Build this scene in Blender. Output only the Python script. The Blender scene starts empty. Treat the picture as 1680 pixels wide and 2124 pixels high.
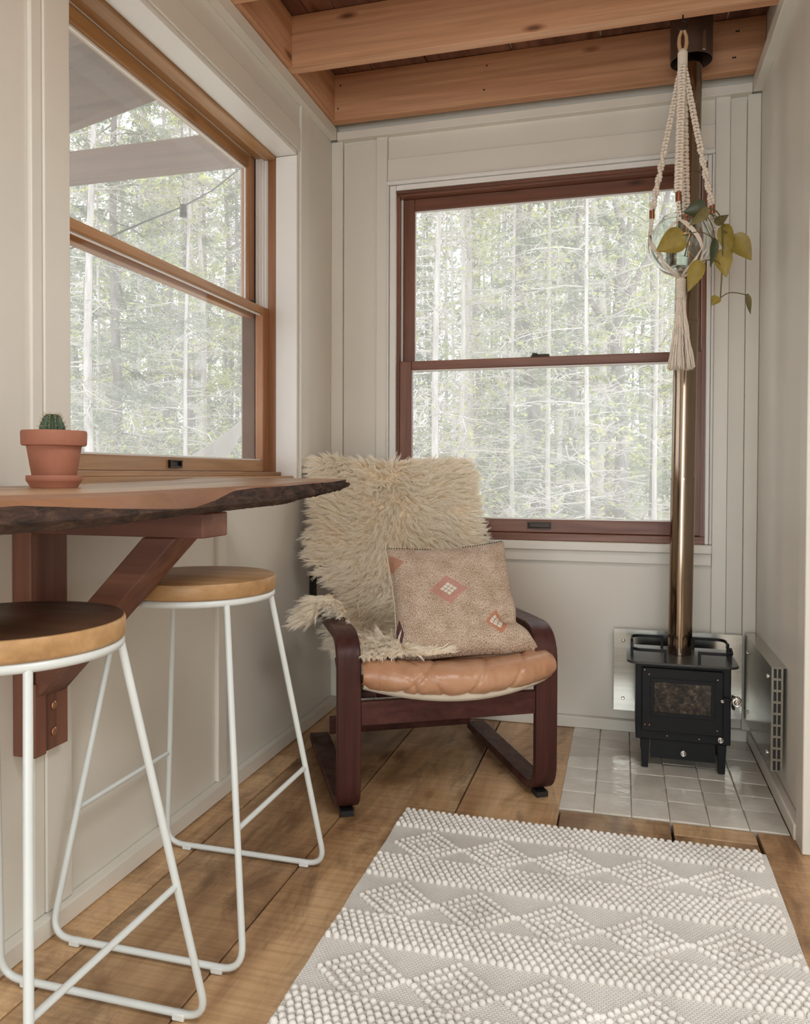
import bpy, bmesh, math, random
import numpy as np
from mathutils import Vector, Matrix
C = bpy.context.scene.collection
SC = bpy.context.scene
random.seed(7)
PI = math.pi

# ------------------------------------------------------------------ camera
cam_d = bpy.data.cameras.new('camera')
cam = bpy.data.objects.new('camera', cam_d); C.objects.link(cam)
cam_d.sensor_fit = 'HORIZONTAL'; cam_d.sensor_width = 36.0
cam_d.lens = 1625.66 / 1680 * 36.0
cam_d.shift_y = -51.66 / 1680
cam_d.clip_start = 0.02
_y, _p, _r = [math.radians(a) for a in (15.5346, -0.97878, 0.1969)]
_f = Vector((-math.sin(_y)*math.cos(_p), math.cos(_y)*math.cos(_p), math.sin(_p)))
_x = Vector((math.cos(_y), math.sin(_y), 0)); _u = _x.cross(_f)
_x2 = math.cos(_r)*_x + math.sin(_r)*_u; _u2 = -math.sin(_r)*_x + math.cos(_r)*_u
M = Matrix((_x2, _u2, -_f)).transposed().to_4x4(); M.translation = (1.14, 0, 0.97)
cam.matrix_world = M
SC.camera = cam

# ------------------------------------------------------------------ sky, fill lights, exposure
SC.view_settings.view_transform = 'Standard'; SC.view_settings.look = 'None'
SC.view_settings.gamma = 1.0; SC.view_settings.use_curve_mapping = False
SC.view_settings.exposure = 0.0
SC.cycles.diffuse_bounces = 6
w = bpy.data.worlds.new('sky'); SC.world = w; w.use_nodes = True
bg = w.node_tree.nodes['Background']
bg.inputs[0].default_value = (0.93, 0.97, 1.0, 1); bg.inputs[1].default_value = 2.2

def area(name, loc, aim, sx, sy, power, col=(1, .96, .9), portal=False):
    d = bpy.data.lights.new(name, 'AREA'); d.shape = 'RECTANGLE'; d.size = sx; d.size_y = sy
    d.energy = power; d.color = col
    o = bpy.data.objects.new(name, d); C.objects.link(o); o.location = loc
    o.rotation_euler = (Vector(aim) - Vector(loc)).to_track_quat('-Z', 'Y').to_euler()
    if portal: d.cycles.is_portal = True
    return o
area('fill_behind_camera', (.95, -2.2, 1.05), (1.1, 2.5, .9), 2.2, 1.7, 70, (.93, 1.0, 1.03))  # added fill light from behind the camera, no door stands there
for _k, _yl in enumerate((.648, .221)):      # added fill lights tucked between the joists, out of view
    area('ceiling_fill', (1.95, _yl, 2.53), (1.95, _yl, 0), 1.0, .33, 24, (.93, 1.0, 1.03))
area('window_portal_left', (-0.3, 2.08, 1.56), (1, 2.08, 1.56), 1.3, 1.25, 1, portal=True)
area('window_portal_back', (0.84, 3.22, 1.41), (0.84, 0, 1.41), 1.2, 1.42, 1, portal=True)

# ------------------------------------------------------------------ helpers
def srgb(h):
    h = h.lstrip('#'); v = [int(h[i:i+2], 16)/255 for i in (0, 2, 4)]
    return tuple((c/12.92 if c <= .04045 else ((c+.055)/1.055)**2.4) for c in v) + (1,)

class MB:
    def __init__(s): s.v = []; s.f = []
    def add(s, vs, fs):
        n = len(s.v); s.v += [tuple(v) for v in vs]; s.f += [tuple(i+n for i in f) for f in fs]; return s
    def box(s, x0, x1, y0, y1, z0, z1):
        vs = [(x0,y0,z0),(x1,y0,z0),(x1,y1,z0),(x0,y1,z0),(x0,y0,z1),(x1,y0,z1),(x1,y1,z1),(x0,y1,z1)]
        return s.add(vs, [(3,2,1,0),(4,5,6,7),(0,1,5,4),(1,2,6,5),(2,3,7,6),(3,0,4,7)])
    def hexa(s, bot, top):
        n = len(bot)
        vs = list(bot) + list(top)
        fs = [tuple(range(n-1, -1, -1)), tuple(range(n, 2*n))] + [(i, (i+1) % n, n+(i+1) % n, n+i) for i in range(n)]
        return s.add(vs, fs)
    def tube(s, pts, r, n=8, caps=True, closed=False):
        pts = [Vector(p) for p in pts]; m = len(pts)
        rs = r if isinstance(r, (list, tuple)) else [r]*m
        vs = []; up = None
        for i, p in enumerate(pts):
            if closed: t = pts[(i+1) % m] - pts[i-1]
            else: t = pts[min(i+1, m-1)] - pts[max(i-1, 0)]
            t.normalize()
            if up is None:
                up = Vector((0, 0, 1)) if abs(t.z) < .9 else Vector((1, 0, 0))
            a = t.cross(up).normalized(); b = a.cross(t).normalized(); up = b
            for k in range(n):
                an = 2*PI*k/n
                vs.append(p + (a*math.cos(an) + b*math.sin(an))*rs[i])
        fs = []
        for i in range(m if closed else m-1):
            j = (i+1) % m
            for k in range(n):
                k2 = (k+1) % n
                fs.append((i*n+k, i*n+k2, j*n+k2, j*n+k))
        if caps and not closed:
            fs.append(tuple(range(n-1, -1, -1))); fs.append(tuple((m-1)*n+k for k in range(n)))
        return s.add(vs, fs)
    def lathe(s, prof, c=(0, 0, 0), n=32, axis='z'):
        vs = []; fs = []
        for (r, z) in prof:
            for k in range(n):
                a = 2*PI*k/n
                x, y = r*math.cos(a), r*math.sin(a)
                p = {'z': (x, y, z), 'y': (x, z, y), 'x': (z, x, y)}[axis]
                vs.append((p[0]+c[0], p[1]+c[1], p[2]+c[2]))
        for i in range(len(prof)-1):
            for k in range(n):
                k2 = (k+1) % n
                q = (i*n+k, i*n+k2, (i+1)*n+k2, (i+1)*n+k)
                fs.append(q if axis == 'z' else q[::-1])
        e = tuple(range(n-1, -1, -1)); l = tuple((len(prof)-1)*n+k for k in range(n))
        fs.append(e if axis == 'z' else e[::-1]); fs.append(l if axis == 'z' else l[::-1])
        return s.add(vs, fs)
    def ball(s, c, rx, ry=None, rz=None, nu=8, nv=5):
        ry = ry or rx; rz = rz or rx
        vs = [(c[0], c[1], c[2]+rz)]; fs = []
        for i in range(1, nv):
            ph = PI*i/nv
            for k in range(nu):
                a = 2*PI*k/nu
                vs.append((c[0]+rx*math.sin(ph)*math.cos(a), c[1]+ry*math.sin(ph)*math.sin(a), c[2]+rz*math.cos(ph)))
        vs.append((c[0], c[1], c[2]-rz)); L = len(vs)-1
        for k in range(nu):
            k2 = (k+1) % nu
            fs.append((0, 1+k, 1+k2))
            for i in range(nv-2):
                a = 1+i*nu; b = a+nu
                fs.append((a+k, b+k, b+k2, a+k2))
            b = 1+(nv-2)*nu
            fs.append((b+k, L, b+k2))
        return s.add(vs, fs)
    def grid(s, fn, nu, nv, wrap=False):
        vs = [fn(i/(nu), j/(nv)) for j in range(nv+1) for i in range(nu+1)]
        W = nu+1
        return s.add(vs, [(j*W+i, j*W+i+1, (j+1)*W+i+1, (j+1)*W+i) for j in range(nv) for i in range(nu)])
    def strip(s, prof, a0, a1, t, tf):
        # band of thickness t following prof [(b,z)], spanning a0..a1, mapped by tf(a,b,z)
        P = [Vector((p[0], p[1])) for p in prof]; m = len(P); vs = []
        for i in range(m):
            d = P[min(i+1, m-1)] - P[max(i-1, 0)]; d.normalize()
            nrm = Vector((-d.y, d.x))*t/2
            A = P[i]+nrm; B = P[i]-nrm
            vs += [tf(a0, A.x, A.y), tf(a1, A.x, A.y), tf(a1, B.x, B.y), tf(a0, B.x, B.y)]
        fs = [(0, 1, 2, 3), tuple((m-1)*4+k for k in (3, 2, 1, 0))]
        for i in range(m-1):
            for k in range(4):
                k2 = (k+1) % 4
                fs.append((i*4+k, (i+1)*4+k, (i+1)*4+k2, i*4+k2))
        return s.add(vs, fs)
    def mesh(s, name):
        me = bpy.data.meshes.new(name); me.from_pydata(s.v, [], s.f); me.update()
        return me

def fillet(pts, r, n=7):
    pts = [Vector(p) for p in pts]; out = [pts[0]]
    for i in range(1, len(pts)-1):
        rr = r[i-1] if isinstance(r, (list, tuple)) else r
        p = pts[i]; d0 = (pts[i-1]-p); d1 = (pts[i+1]-p)
        l = min(rr, d0.length*.49, d1.length*.49)
        a = p + d0.normalized()*l; b = p + d1.normalized()*l
        for k in range(n+1):
            t = k/n
            out.append(a*(1-t)**2 + p*2*t*(1-t) + b*t*t)
    out.append(pts[-1]); return out

def build(name, mb, mat, parent=None, smooth=False, bevel=0, seg=2, angle=35, **props):
    me = mb if isinstance(mb, bpy.types.Mesh) else mb.mesh(name)
    if mat is not None and not me.materials: me.materials.append(mat)
    if not isinstance(mb, bpy.types.Mesh):
        bm = bmesh.new(); bm.from_mesh(me); bmesh.ops.recalc_face_normals(bm, faces=bm.faces); bm.to_mesh(me); bm.free()
    if smooth or bevel:
        me.shade_smooth(); me.set_sharp_from_angle(angle=math.radians(angle))
    o = bpy.data.objects.new(name, me); C.objects.link(o)
    if parent is not None:
        o.parent = parent; o.matrix_parent_inverse = Matrix.Translation(parent.location).inverted() if parent.parent is None else Matrix()
    if bevel:
        m = o.modifiers.new('bevel', 'BEVEL'); m.width = bevel; m.segments = seg; m.limit_method = 'ANGLE'; m.angle_limit = math.radians(40)
    for k, v in props.items(): o[k] = v
    return o

def sub(name, mb, mat, part, **kw):
    """a sub-part: child of a part that itself carries a parent inverse"""
    o = build(name, mb, mat, None, **kw)
    o.parent = part
    o.matrix_parent_inverse = Matrix()
    return o

def tag(o, label, cat, group=None, kind=None):
    o['label'] = label; o['category'] = cat
    if group: o['group'] = group
    if kind: o['kind'] = kind
    return o
def thing(name, label, cat, loc=(0, 0, 0), group=None):
    o = bpy.data.objects.new(name, None); C.objects.link(o); o.location = loc; o.empty_display_size = .05
    return tag(o, label, cat, group)
def structure(name, mb=None, mat=None, **kw):
    if mb is None:
        o = bpy.data.objects.new(name, None); C.objects.link(o)
    else: o = build(name, mb, mat, **kw)
    o['kind'] = 'structure'; return o

# ------------------------------------------------------------------ materials
def new_mat(name):
    m = bpy.data.materials.new(name); m.use_nodes = True
    return m, m.node_tree, m.node_tree.nodes['Principled BSDF']
def ramp(nt, stops):
    r = nt.nodes.new('ShaderNodeValToRGB'); e = r.color_ramp.elements
    while len(e) < len(stops): e.new(0.5)
    for i, (p, c) in enumerate(stops): e[i].position = p; e[i].color = c if len(c) == 4 else c+(1,)
    return r
def noise(nt, vec, scale, detail=4, rough=.55, dist=0):
    n = nt.nodes.new('ShaderNodeTexNoise'); n.inputs['Scale'].default_value = scale; n.inputs['Detail'].default_value = detail
    n.inputs['Roughness'].default_value = rough; n.inputs['Distortion'].default_value = dist
    if vec is not None: nt.links.new(vec, n.inputs['Vector'])
    return n
def mapping(nt, scale=(1, 1, 1), rot=(0, 0, 0), rnd=0.0, coord='Object'):
    tc = nt.nodes.new('ShaderNodeTexCoord'); mp = nt.nodes.new('ShaderNodeMapping')
    mp.inputs['Scale'].default_value = scale; mp.inputs['Rotation'].default_value = rot
    nt.links.new(tc.outputs[coord], mp.inputs['Vector'])
    if rnd:
        oi = nt.nodes.new('ShaderNodeObjectInfo'); mu = nt.nodes.new('ShaderNodeMath'); mu.operation = 'MULTIPLY'; mu.inputs[1].default_value = rnd
        nt.links.new(oi.outputs['Random'], mu.inputs[0])
        nt.links.new(mu.outputs[0], mp.inputs['Location'])
    return mp.outputs[0]
def mix(nt, fac, a, b, mode='MIX'):
    m = nt.nodes.new('ShaderNodeMix'); m.data_type = 'RGBA'; m.blend_type = mode
    for s_, v in ((m.inputs[0], fac), (m.inputs[6], a), (m.inputs[7], b)):
        if hasattr(v, 'links') or isinstance(v, bpy.types.NodeSocket): nt.links.new(v, s_)
        else: s_.default_value = v
    return m.outputs[2]
def bump(nt, bsdf, h, strength=.2, dist=.002):
    b = nt.nodes.new('ShaderNodeBump'); b.inputs['Strength'].default_value = strength; b.inputs['Distance'].default_value = dist
    nt.links.new(h, b.inputs['Height']); nt.links.new(b.outputs[0], bsdf.inputs['Normal']); return b

def plain(name, col, rough=.5, metal=0, var=.0, vscale=6, bmp=0, bscale=60, coat=0, spec=None):
    m, nt, b = new_mat(name)
    b.inputs['Roughness'].default_value = rough; b.inputs['Metallic'].default_value = metal
    b.inputs['Coat Weight'].default_value = coat
    if spec is not None: b.inputs['Specular IOR Level'].default_value = spec
    c = col if len(col) == 4 else col+(1,)
    v = mapping(nt)
    n = noise(nt, v, vscale, 3)
    lo = tuple(x*(1-var) for x in c[:3])+(1,); hi = tuple(min(1, x*(1+var*.6)) for x in c[:3])+(1,)
    r = ramp(nt, [(.3, lo), (.7, hi)]); nt.links.new(n.outputs[0], r.inputs[0]); nt.links.new(r.outputs[0], b.inputs['Base Color'])
    if bmp:
        n2 = noise(nt, v, bscale, 3); bump(nt, b, n2.outputs[0], bmp, .001)
    return m

def wood(name, dark, mid, light, axis='x', fine=38, rough=.45, bmp=.15, rnd=7.3, knots=0.0, stain=0.0, saw=0.0, tone=.25, coat=0.0, long=1.4):
    m, nt, b = new_mat(name)
    sc = {'x': (long, fine, fine), 'y': (fine, long, fine), 'z': (fine, fine, long)}[axis]
    v = mapping(nt, sc, rnd=rnd)
    v1 = mapping(nt, tuple(max(.6, x*.22) for x in sc), rnd=rnd*1.7)
    g1 = noise(nt, v1, 1.0, 5, .6, .8); g2 = noise(nt, v, 1.0, 6, .65, .2)
    r1 = ramp(nt, [(.28, dark), (.5, mid), (.74, light)]); nt.links.new(g1.outputs[0], r1.inputs[0])
    r2 = ramp(nt, [(.35, (.55, .5, .45)), (.6, (1, 1, 1))]); nt.links.new(g2.outputs[0], r2.inputs[0])
    col = mix(nt, .55, r1.outputs[0], r2.outputs[0], 'MULTIPLY')
    oi = nt.nodes.new('ShaderNodeObjectInfo')
    r3 = ramp(nt, [(0, (1-tone,)*3), (1, (1+tone*.3,)*3)]); nt.links.new(oi.outputs['Random'], r3.inputs[0])
    col = mix(nt, 1.0, col, r3.outputs[0], 'MULTIPLY')
    h = g2.outputs[0]
    if knots:
        vk = mapping(nt, {'x': (3, 9, 9), 'y': (9, 3, 9), 'z': (9, 9, 3)}[axis], rnd=rnd*2.1)
        vo = nt.nodes.new('ShaderNodeTexVoronoi'); vo.inputs['Scale'].default_value = .8; nt.links.new(vk, vo.inputs['Vector'])
        rk = ramp(nt, [(.03, (.18, .1, .07)), (.1*knots+.03, (.7, .6, .52)), (.13*knots+.05, (1, 1, 1))]); nt.links.new(vo.outputs['Distance'], rk.inputs[0])
        col = mix(nt, .85, col, rk.outputs[0], 'MULTIPLY')
    if stain:
        vs = mapping(nt, {'x': (1.6, 4, 4), 'y': (4, 1.6, 4), 'z': (4, 4, 1.6)}[axis], rnd=rnd*.7)
        n3 = noise(nt, vs, 1.4, 6, .7, 1.2)
        rs = ramp(nt, [(.36, (.3, .24, .2)), (.52, (1, 1, 1))]); nt.links.new(n3.outputs[0], rs.inputs[0])
        col = mix(nt, stain, col, rs.outputs[0], 'MULTIPLY')
    if saw:
        vw = mapping(nt, {'x': (95, 3, 3), 'y': (3, 95, 3), 'z': (3, 3, 95)}[axis], rnd=rnd)
        n4 = noise(nt, vw, 1.0, 3, .5, .6)
        rw = ramp(nt, [(.4, (.62, .55, .5)), (.58, (1, 1, 1))]); nt.links.new(n4.outputs[0], rw.inputs[0])
        col = mix(nt, saw, col, rw.outputs[0], 'MULTIPLY')
        ad = nt.nodes.new('ShaderNodeMath'); ad.operation = 'ADD'; nt.links.new(h, ad.inputs[0]); nt.links.new(n4.outputs[0], ad.inputs[1]); h = ad.outputs[0]
    nt.links.new(col, b.inputs['Base Color'])
    rr = ramp(nt, [(.3, (rough+.12,)*3), (.7, (max(.05, rough-.1),)*3)]); nt.links.new(g1.outputs[0], rr.inputs[0]); nt.links.new(rr.outputs[0], b.inputs['Roughness'])
    b.inputs['Coat Weight'].default_value = coat
    bump(nt, b, h, bmp, .0012)
    return m

def wall_paint(name, col, rough=.42):
    m, nt, b = new_mat(name)
    v = mapping(nt); n = noise(nt, v, 2.2, 4); n2 = noise(nt, v, 90, 3)
    c = col[:3]
    r = ramp(nt, [(.3, tuple(x*.96 for x in c)), (.7, tuple(min(1, x*1.03) for x in c))]); nt.links.new(n.outputs[0], r.inputs[0]); nt.links.new(r.outputs[0], b.inputs['Base Color'])
    b.inputs['Roughness'].default_value = rough
    bump(nt, b, n2.outputs[0], .06, .001)
    return m

M_WALL = wall_paint('cream_wall_paint', (.71, .675, .60))
M_TRIM = wall_paint('cream_trim_paint', (.73, .695, .62), .35)
M_WINWHITE = wall_paint('white_window_liner', (.78, .76, .72), .3)
M_FRAME_L = wood('honey_pine_window', (.36, .165, .062), (.56, .30, .12), (.72, .43, .21), 'y', 40, .38, .12, knots=.7)
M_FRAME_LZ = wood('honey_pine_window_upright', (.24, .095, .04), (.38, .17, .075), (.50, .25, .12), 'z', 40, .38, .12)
M_FRAME_B = wood('red_brown_window', (.15, .055, .032), (.25, .1, .058), (.34, .15, .085), 'x', 40, .36, .12, knots=.5)
M_FRAME_BZ = wood('red_brown_window_upright', (.15, .055, .032), (.25, .1, .058), (.34, .15, .085), 'z', 40, .36, .12)
M_BEAM = wood('fir_beam', (.50, .235, .115), (.64, .335, .18), (.76, .44, .26), 'x', 46, .6, .12, knots=.45, tone=.12)
M_BEAMY = wood('fir_blocking', (.50, .235, .115), (.64, .335, .18), (.76, .44, .26), 'y', 46, .6, .12, knots=.6, tone=.12)
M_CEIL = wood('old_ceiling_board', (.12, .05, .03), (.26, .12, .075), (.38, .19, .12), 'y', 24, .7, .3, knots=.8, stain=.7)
M_FLOOR = wood('old_pine_plank', (.40, .21, .095), (.70, .44, .225), (.90, .63, .37), 'y', 20, .33, .3, knots=.9, stain=.66, saw=.4, tone=.3)
M_SUB = plain('dark_subfloor', (.03, .02, .015), .9)
M_BRACKET = wood('reddish_cedar_bracket', (.10, .036, .026), (.20, .08, .05), (.30, .135, .08), 'z', 40, .5, .12, knots=.3)
M_BRACKETX = wood('reddish_cedar_brace', (.10, .036, .026), (.20, .08, .05), (.30, .135, .08), 'x', 40, .5, .12)
M_SLAB = wood('live_edge_slab', (.24, .11, .055), (.42, .24, .12), (.56, .37, .21), 'y', 16, .35, .06, knots=.3, stain=.35)
M_WANEY = wood('waney_edge_wood', (.17, .068, .034), (.29, .135, .068), (.40, .215, .115), 'y', 16, .45, .08, stain=.4)
M_SEATW = wood('oak_stool_seat', (.34, .18, .07), (.50, .29, .125), (.60, .38, .18), 'x', 26, .4, .05)
M_MAHOG = wood('mahogany_stained_beech', (.045, .014, .012), (.075, .026, .021), (.105, .04, .032), 'z', 60, .38, .04, tone=.1)
M_MAHOGX = wood('mahogany_stained_crossbar', (.045, .014, .012), (.08, .027, .022), (.11, .042, .033), 'x', 60, .38, .04, tone=.1)
for _m in (M_MAHOG, M_MAHOGX): _m.node_tree.nodes['Principled BSDF'].inputs['Specular IOR Level'].default_value = .22
M_WHITE_METAL = plain('white_painted_steel', (.66, .69, .67), .35, 0, .03)
M_BLACK = plain('black_stove_enamel', (.008, .008, .009), .5, 0, .2, 8, .05, 120, spec=.25)
M_BLACK_TOP = plain('grey_black_stove_top', (.05, .047, .045), .35, .3, .2, 9, .05, 120)
M_STEEL = plain('brushed_stainless', (.55, .52, .47), .22, 1, .05, 3)
M_CHROME = plain('chrome_coil', (.75, .72, .68), .15, 1)
M_COPPER = plain('copper_tube', (.42, .2, .13), .3, 1, .1)
M_BRASS = plain('brass_screw', (.6, .33, .2), .3, 1)
M_DARKMETAL = plain('dark_bronze', (.04, .03, .025), .35, .8, .2)
M_TERRA = plain('terracotta', (.37, .145, .088), .75, 0, .18, 14, .15, 90)
M_ROPE = plain('cotton_macrame_cord', (.78, .70, .60), .85, 0, .12, 200, .5, 400)
M_BLACKPL = plain('black_plastic', (.012, .012, .012), .5)
M_SOIL = plain('dark_soil', (.06, .035, .022), .95, 0, .4, 60, .8, 200)
M_CREAMFAB = plain('cream_lining', (.66, .58, .47), .8, 0, .05)
M_GALV = plain('dark_duct_metal', (.14, .085, .06), .45, .6, .2, 5)

def pipe_mat():
    m, nt, b = new_mat('heat_tinted_steel_pipe')
    b.inputs['Metallic'].default_value = 1; b.inputs['Roughness'].default_value = .13
    v = mapping(nt, (18, 18, .8)); n = noise(nt, v, 1, 3)
    r = ramp(nt, [(.3, (.27, .20, .145)), (.7, (.36, .28, .21))]); nt.links.new(n.outputs[0], r.inputs[0]); nt.links.new(r.outputs[0], b.inputs['Base Color'])
    return m
M_PIPE = pipe_mat()

def glass_pane():
    m, nt, b = new_mat('window_glass_with_screen')
    nt.nodes.remove(b); out = nt.nodes['Material Output']
    tr = nt.nodes.new('ShaderNodeBsdfTransparent'); gl = nt.nodes.new('ShaderNodeBsdfGlossy'); gl.inputs['Roughness'].default_value = .01
    lw = nt.nodes.new('ShaderNodeLayerWeight'); lw.inputs[0].default_value = .5
    pw = nt.nodes.new('ShaderNodeMath'); pw.operation = 'POWER'; pw.inputs[1].default_value = 5; nt.links.new(lw.outputs['Facing'], pw.inputs[0])
    ma = nt.nodes.new('ShaderNodeMath'); ma.operation = 'MULTIPLY_ADD'; ma.inputs[1].default_value = .8; ma.inputs[2].default_value = .007; nt.links.new(pw.outputs[0], ma.inputs[0])
    mx = nt.nodes.new('ShaderNodeMixShader'); nt.links.new(ma.outputs[0], mx.inputs[0]); nt.links.new(tr.outputs[0], mx.inputs[1]); nt.links.new(gl.outputs[0], mx.inputs[2])
    nt.links.new(mx.outputs[0], out.inputs[0]); return m
M_PANE = glass_pane()
def screen_mat(name, f):
    m, nt, b = new_mat(name)
    nt.nodes.remove(b); out = nt.nodes['Material Output']
    tr = nt.nodes.new('ShaderNodeBsdfTransparent'); df = nt.nodes.new('ShaderNodeBsdfTranslucent'); df.inputs[0].default_value = (.9, .9, .88, 1)
    mx = nt.nodes.new('ShaderNodeMixShader'); mx.inputs[0].default_value = f
    nt.links.new(tr.outputs[0], mx.inputs[1]); nt.links.new(df.outputs[0], mx.inputs[2]); nt.links.new(mx.outputs[0], out.inputs[0])
    return m
M_HAZE = screen_mat('haze_veil', .15)  # added pale veil imitating outdoor haze, the glass itself is clean
M_SCREEN = screen_mat('pale_insect_mesh', .13)
def clear_glass(name, col=(1, 1, 1)):
    m, nt, b = new_mat(name)
    b.inputs['Base Color'].default_value = col+(1,); b.inputs['Roughness'].default_value = 0.02
    b.inputs['Transmission Weight'].default_value = 1; b.inputs['IOR'].default_value = 1.45
    return m
M_BOWL = clear_glass('clear_bowl_glass', (.97, 1, .98))

# ================================================================== SETTING
# ---- left wall with its deep window recess
def recessed(name, x0, x1, y0, y1, z0, z1, hole, axis, mat):
    mb = MB(); a0, a1, h0, h1 = hole
    if axis == 'x':      # wall in the YZ plane, hole given in y,z
        mb.box(x0, x1, y0, a0, z0, z1); mb.box(x0, x1, a1, y1, z0, z1); mb.box(x0, x1, a0, a1, z0, h0); mb.box(x0, x1, a0, a1, h1, z1)
    else:
        mb.box(x0, a0, y0, y1, z0, z1); mb.box(a1, x1, y0, y1, z0, z1); mb.box(a0, a1, y0, y1, z0, h0); mb.box(a0, a1, y0, y1, h1, z1)
    return structure(name, mb, mat)
wl = recessed('wall_left', -.26, -.03, -2.6, 3.3, -.12, 2.6, (1.449, 2.722, .94, 2.165), 'x', M_WALL)
def bits(parent, name, mat, boxes, bevel=.002):
    for b in boxes: build(name, MB().box(*b), mat, parent, bevel=bevel)
bits(wl, 'batten', M_TRIM, [(-.031, -.018, 2.096, 2.146, .045, .94), (-.031, -.018, .9, .95, .045, .94)])
bits(wl, 'casing', M_TRIM, [(-.031, -.02, 2.7225, 2.80, .94, 2.335), (-.031, -.016, 1.369, 1.4485, .045, 2.335), (-.031, -.02, 1.337, 1.3685, .045, 2.335), (-.031, -.024, 1.449, 2.722, 2.1655, 2.25)], .003)
bits(wl, 'liner', M_WINWHITE, [(-.118, -.032, 2.708, 2.7215, .94, 2.15), (-.118, -.032, 1.4495, 2.708, 2.15, 2.1645)], .002)
structure('baseboard_left', MB().box(-.03, 0, -2.5, 3.05, 0, .044), M_TRIM, bevel=.004)
structure('trim_1', MB().box(-.03, .0, -2.5, 3.04, 2.335, 2.382), M_TRIM, bevel=.002)

# ---- back wall
wb = recessed('wall_back', -.26, 1.8, 3.078, 3.3, -.12, 2.6, (.245, 1.434, .70, 2.118), 'y', M_WALL)
bits(wb, 'batten', M_TRIM, [(-.03, .019, 3.058, 3.079, .04, 2.335), (.165, .2105, 3.058, 3.079, .04, 2.335), (1.4545, 1.504, 3.056, 3.079, .04, 2.335), (1.562, 1.607, 3.06, 3.079, .04, 2.335)], .002)
bits(wb, 'head_board', M_TRIM, [(.2115, 1.4535, 3.06, 3.079, 2.152, 2.243)], .002)
bits(wb, 'upper_board', M_WALL, [(.2115, 1.4535, 3.07, 3.0785, 2.245, 2.335)], .001)
bits(wb, 'corner_panel', M_WALL, [(.021, .163, 3.07, 3.0785, .045, 2.32), (1.506, 1.56, 3.068, 3.0785, .045, 2.32)], .001)
bits(wb, 'bead', M_WINWHITE, [(.2115, 1.4535, 3.044, 3.07, 2.134, 2.15), (.2115, .2205, 3.048, 3.07, .714, 2.134), (1.4445, 1.4535, 3.048, 3.07, .714, 2.134)], .004)
bits(wb, 'liner', M_WINWHITE, [(.222, .2485, 3.055, 3.075, .714, 2.132), (1.4295, 1.4435, 3.055, 3.075, .714, 2.132), (.249, 1.429, 3.055, 3.075, 2.112, 2.133)], .003)
bits(wb, 'window_sill', M_TRIM, [(.215, 1.4535, 3.035, 3.20, .680, .7135)], .004)
bits(wb, 'apron', M_TRIM, [(.215, 1.4535, 3.058, 3.079, .636, .679)], .002)
structure('baseboard_back', MB().box(0, 1.58, 3.05, 3.08, 0, .044), M_TRIM, bevel=.004)
structure('trim_2', MB().box(0, 1.575, 3.04, 3.08, 2.335, 2.368), M_TRIM, bevel=.002)

# ---- right wall of the nook, and the room the camera stands in
wr = structure('wall_right', MB().box(1.608, 1.75, 2.262, 3.3, -.12, 2.6), M_WALL)
bits(wr, 'casing', M_TRIM, [(1.588, 1.63, 2.185, 2.263, 0, 2.335), (1.62, 1.70, 2.165, 2.184, 0, 2.335)], .003)
structure('baseboard_right', MB().box(1.583, 1.608, 2.264, 3.05, 0, .044), M_TRIM, bevel=.004)
structure('trim_3', MB().box(1.576, 1.609, 2.17, 3.04, 2.332, 2.382), M_TRIM, bevel=.002)
structure('wall_entry', MB().box(1.70, 3.0, 2.17, 2.3, -.12, 2.6), M_WALL)
structure('wall_far_right', MB().box(3.0, 3.15, -2.6, 2.3, -.12, 2.6), M_WALL)
structure('wall_front', MB().box(-.26, 3.15, -2.75, -2.6, -.12, 2.6), M_WALL)

# ---- ceiling: boards laid front to back over exposed joists
ce = structure('ceiling', MB().box(-.26, 3.15, -2.75, 3.3, 2.62, 2.75), M_WINWHITE)
xs = [-.1, .075, .175, .395, .723, 1.049, 1.481, 1.8, 2.1, 2.45, 2.8, 3.1]
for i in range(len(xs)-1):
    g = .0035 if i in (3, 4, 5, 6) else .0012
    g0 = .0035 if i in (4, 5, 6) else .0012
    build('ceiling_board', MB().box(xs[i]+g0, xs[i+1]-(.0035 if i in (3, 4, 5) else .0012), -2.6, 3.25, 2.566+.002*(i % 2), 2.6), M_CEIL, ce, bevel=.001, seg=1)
for x in (.723, 1.049, 1.481):
    build('white_gap_strip', MB().box(x-.0035, x+.0035, 1.8, 3.2, 2.575, 2.59), M_WINWHITE, ce)
jy = [2.12 - .427*k for k in range(11)]
for y in [2.974, 2.551] + jy:
    xe = 1.607 if y > 2.1 else 3.0
    build('beam', MB().box(-.02, xe, y, y+.045, 2.384, 2.565), M_BEAM, ce, bevel=.0025)
for y0, y1 in [(2.597, 2.973), (2.166, 2.550)] + [(y+.046, y+.426) for y in jy[1:]]:
    build('blocking', MB().box(-.025, .016, y0, y1, 2.385, 2.564), M_BEAMY, ce, bevel=.002)
for x in (.03, .62, 1.50, 1.507):
    for z in (2.43, 2.52):
        build('nail_hole', MB().lathe([(.0001, 2.9735), (.0035, 2.9732), (.0035, 2.976)], (x+.01*(z > 2.5), 0, z), 8, 'y'), M_BLACKPL, ce)

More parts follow.
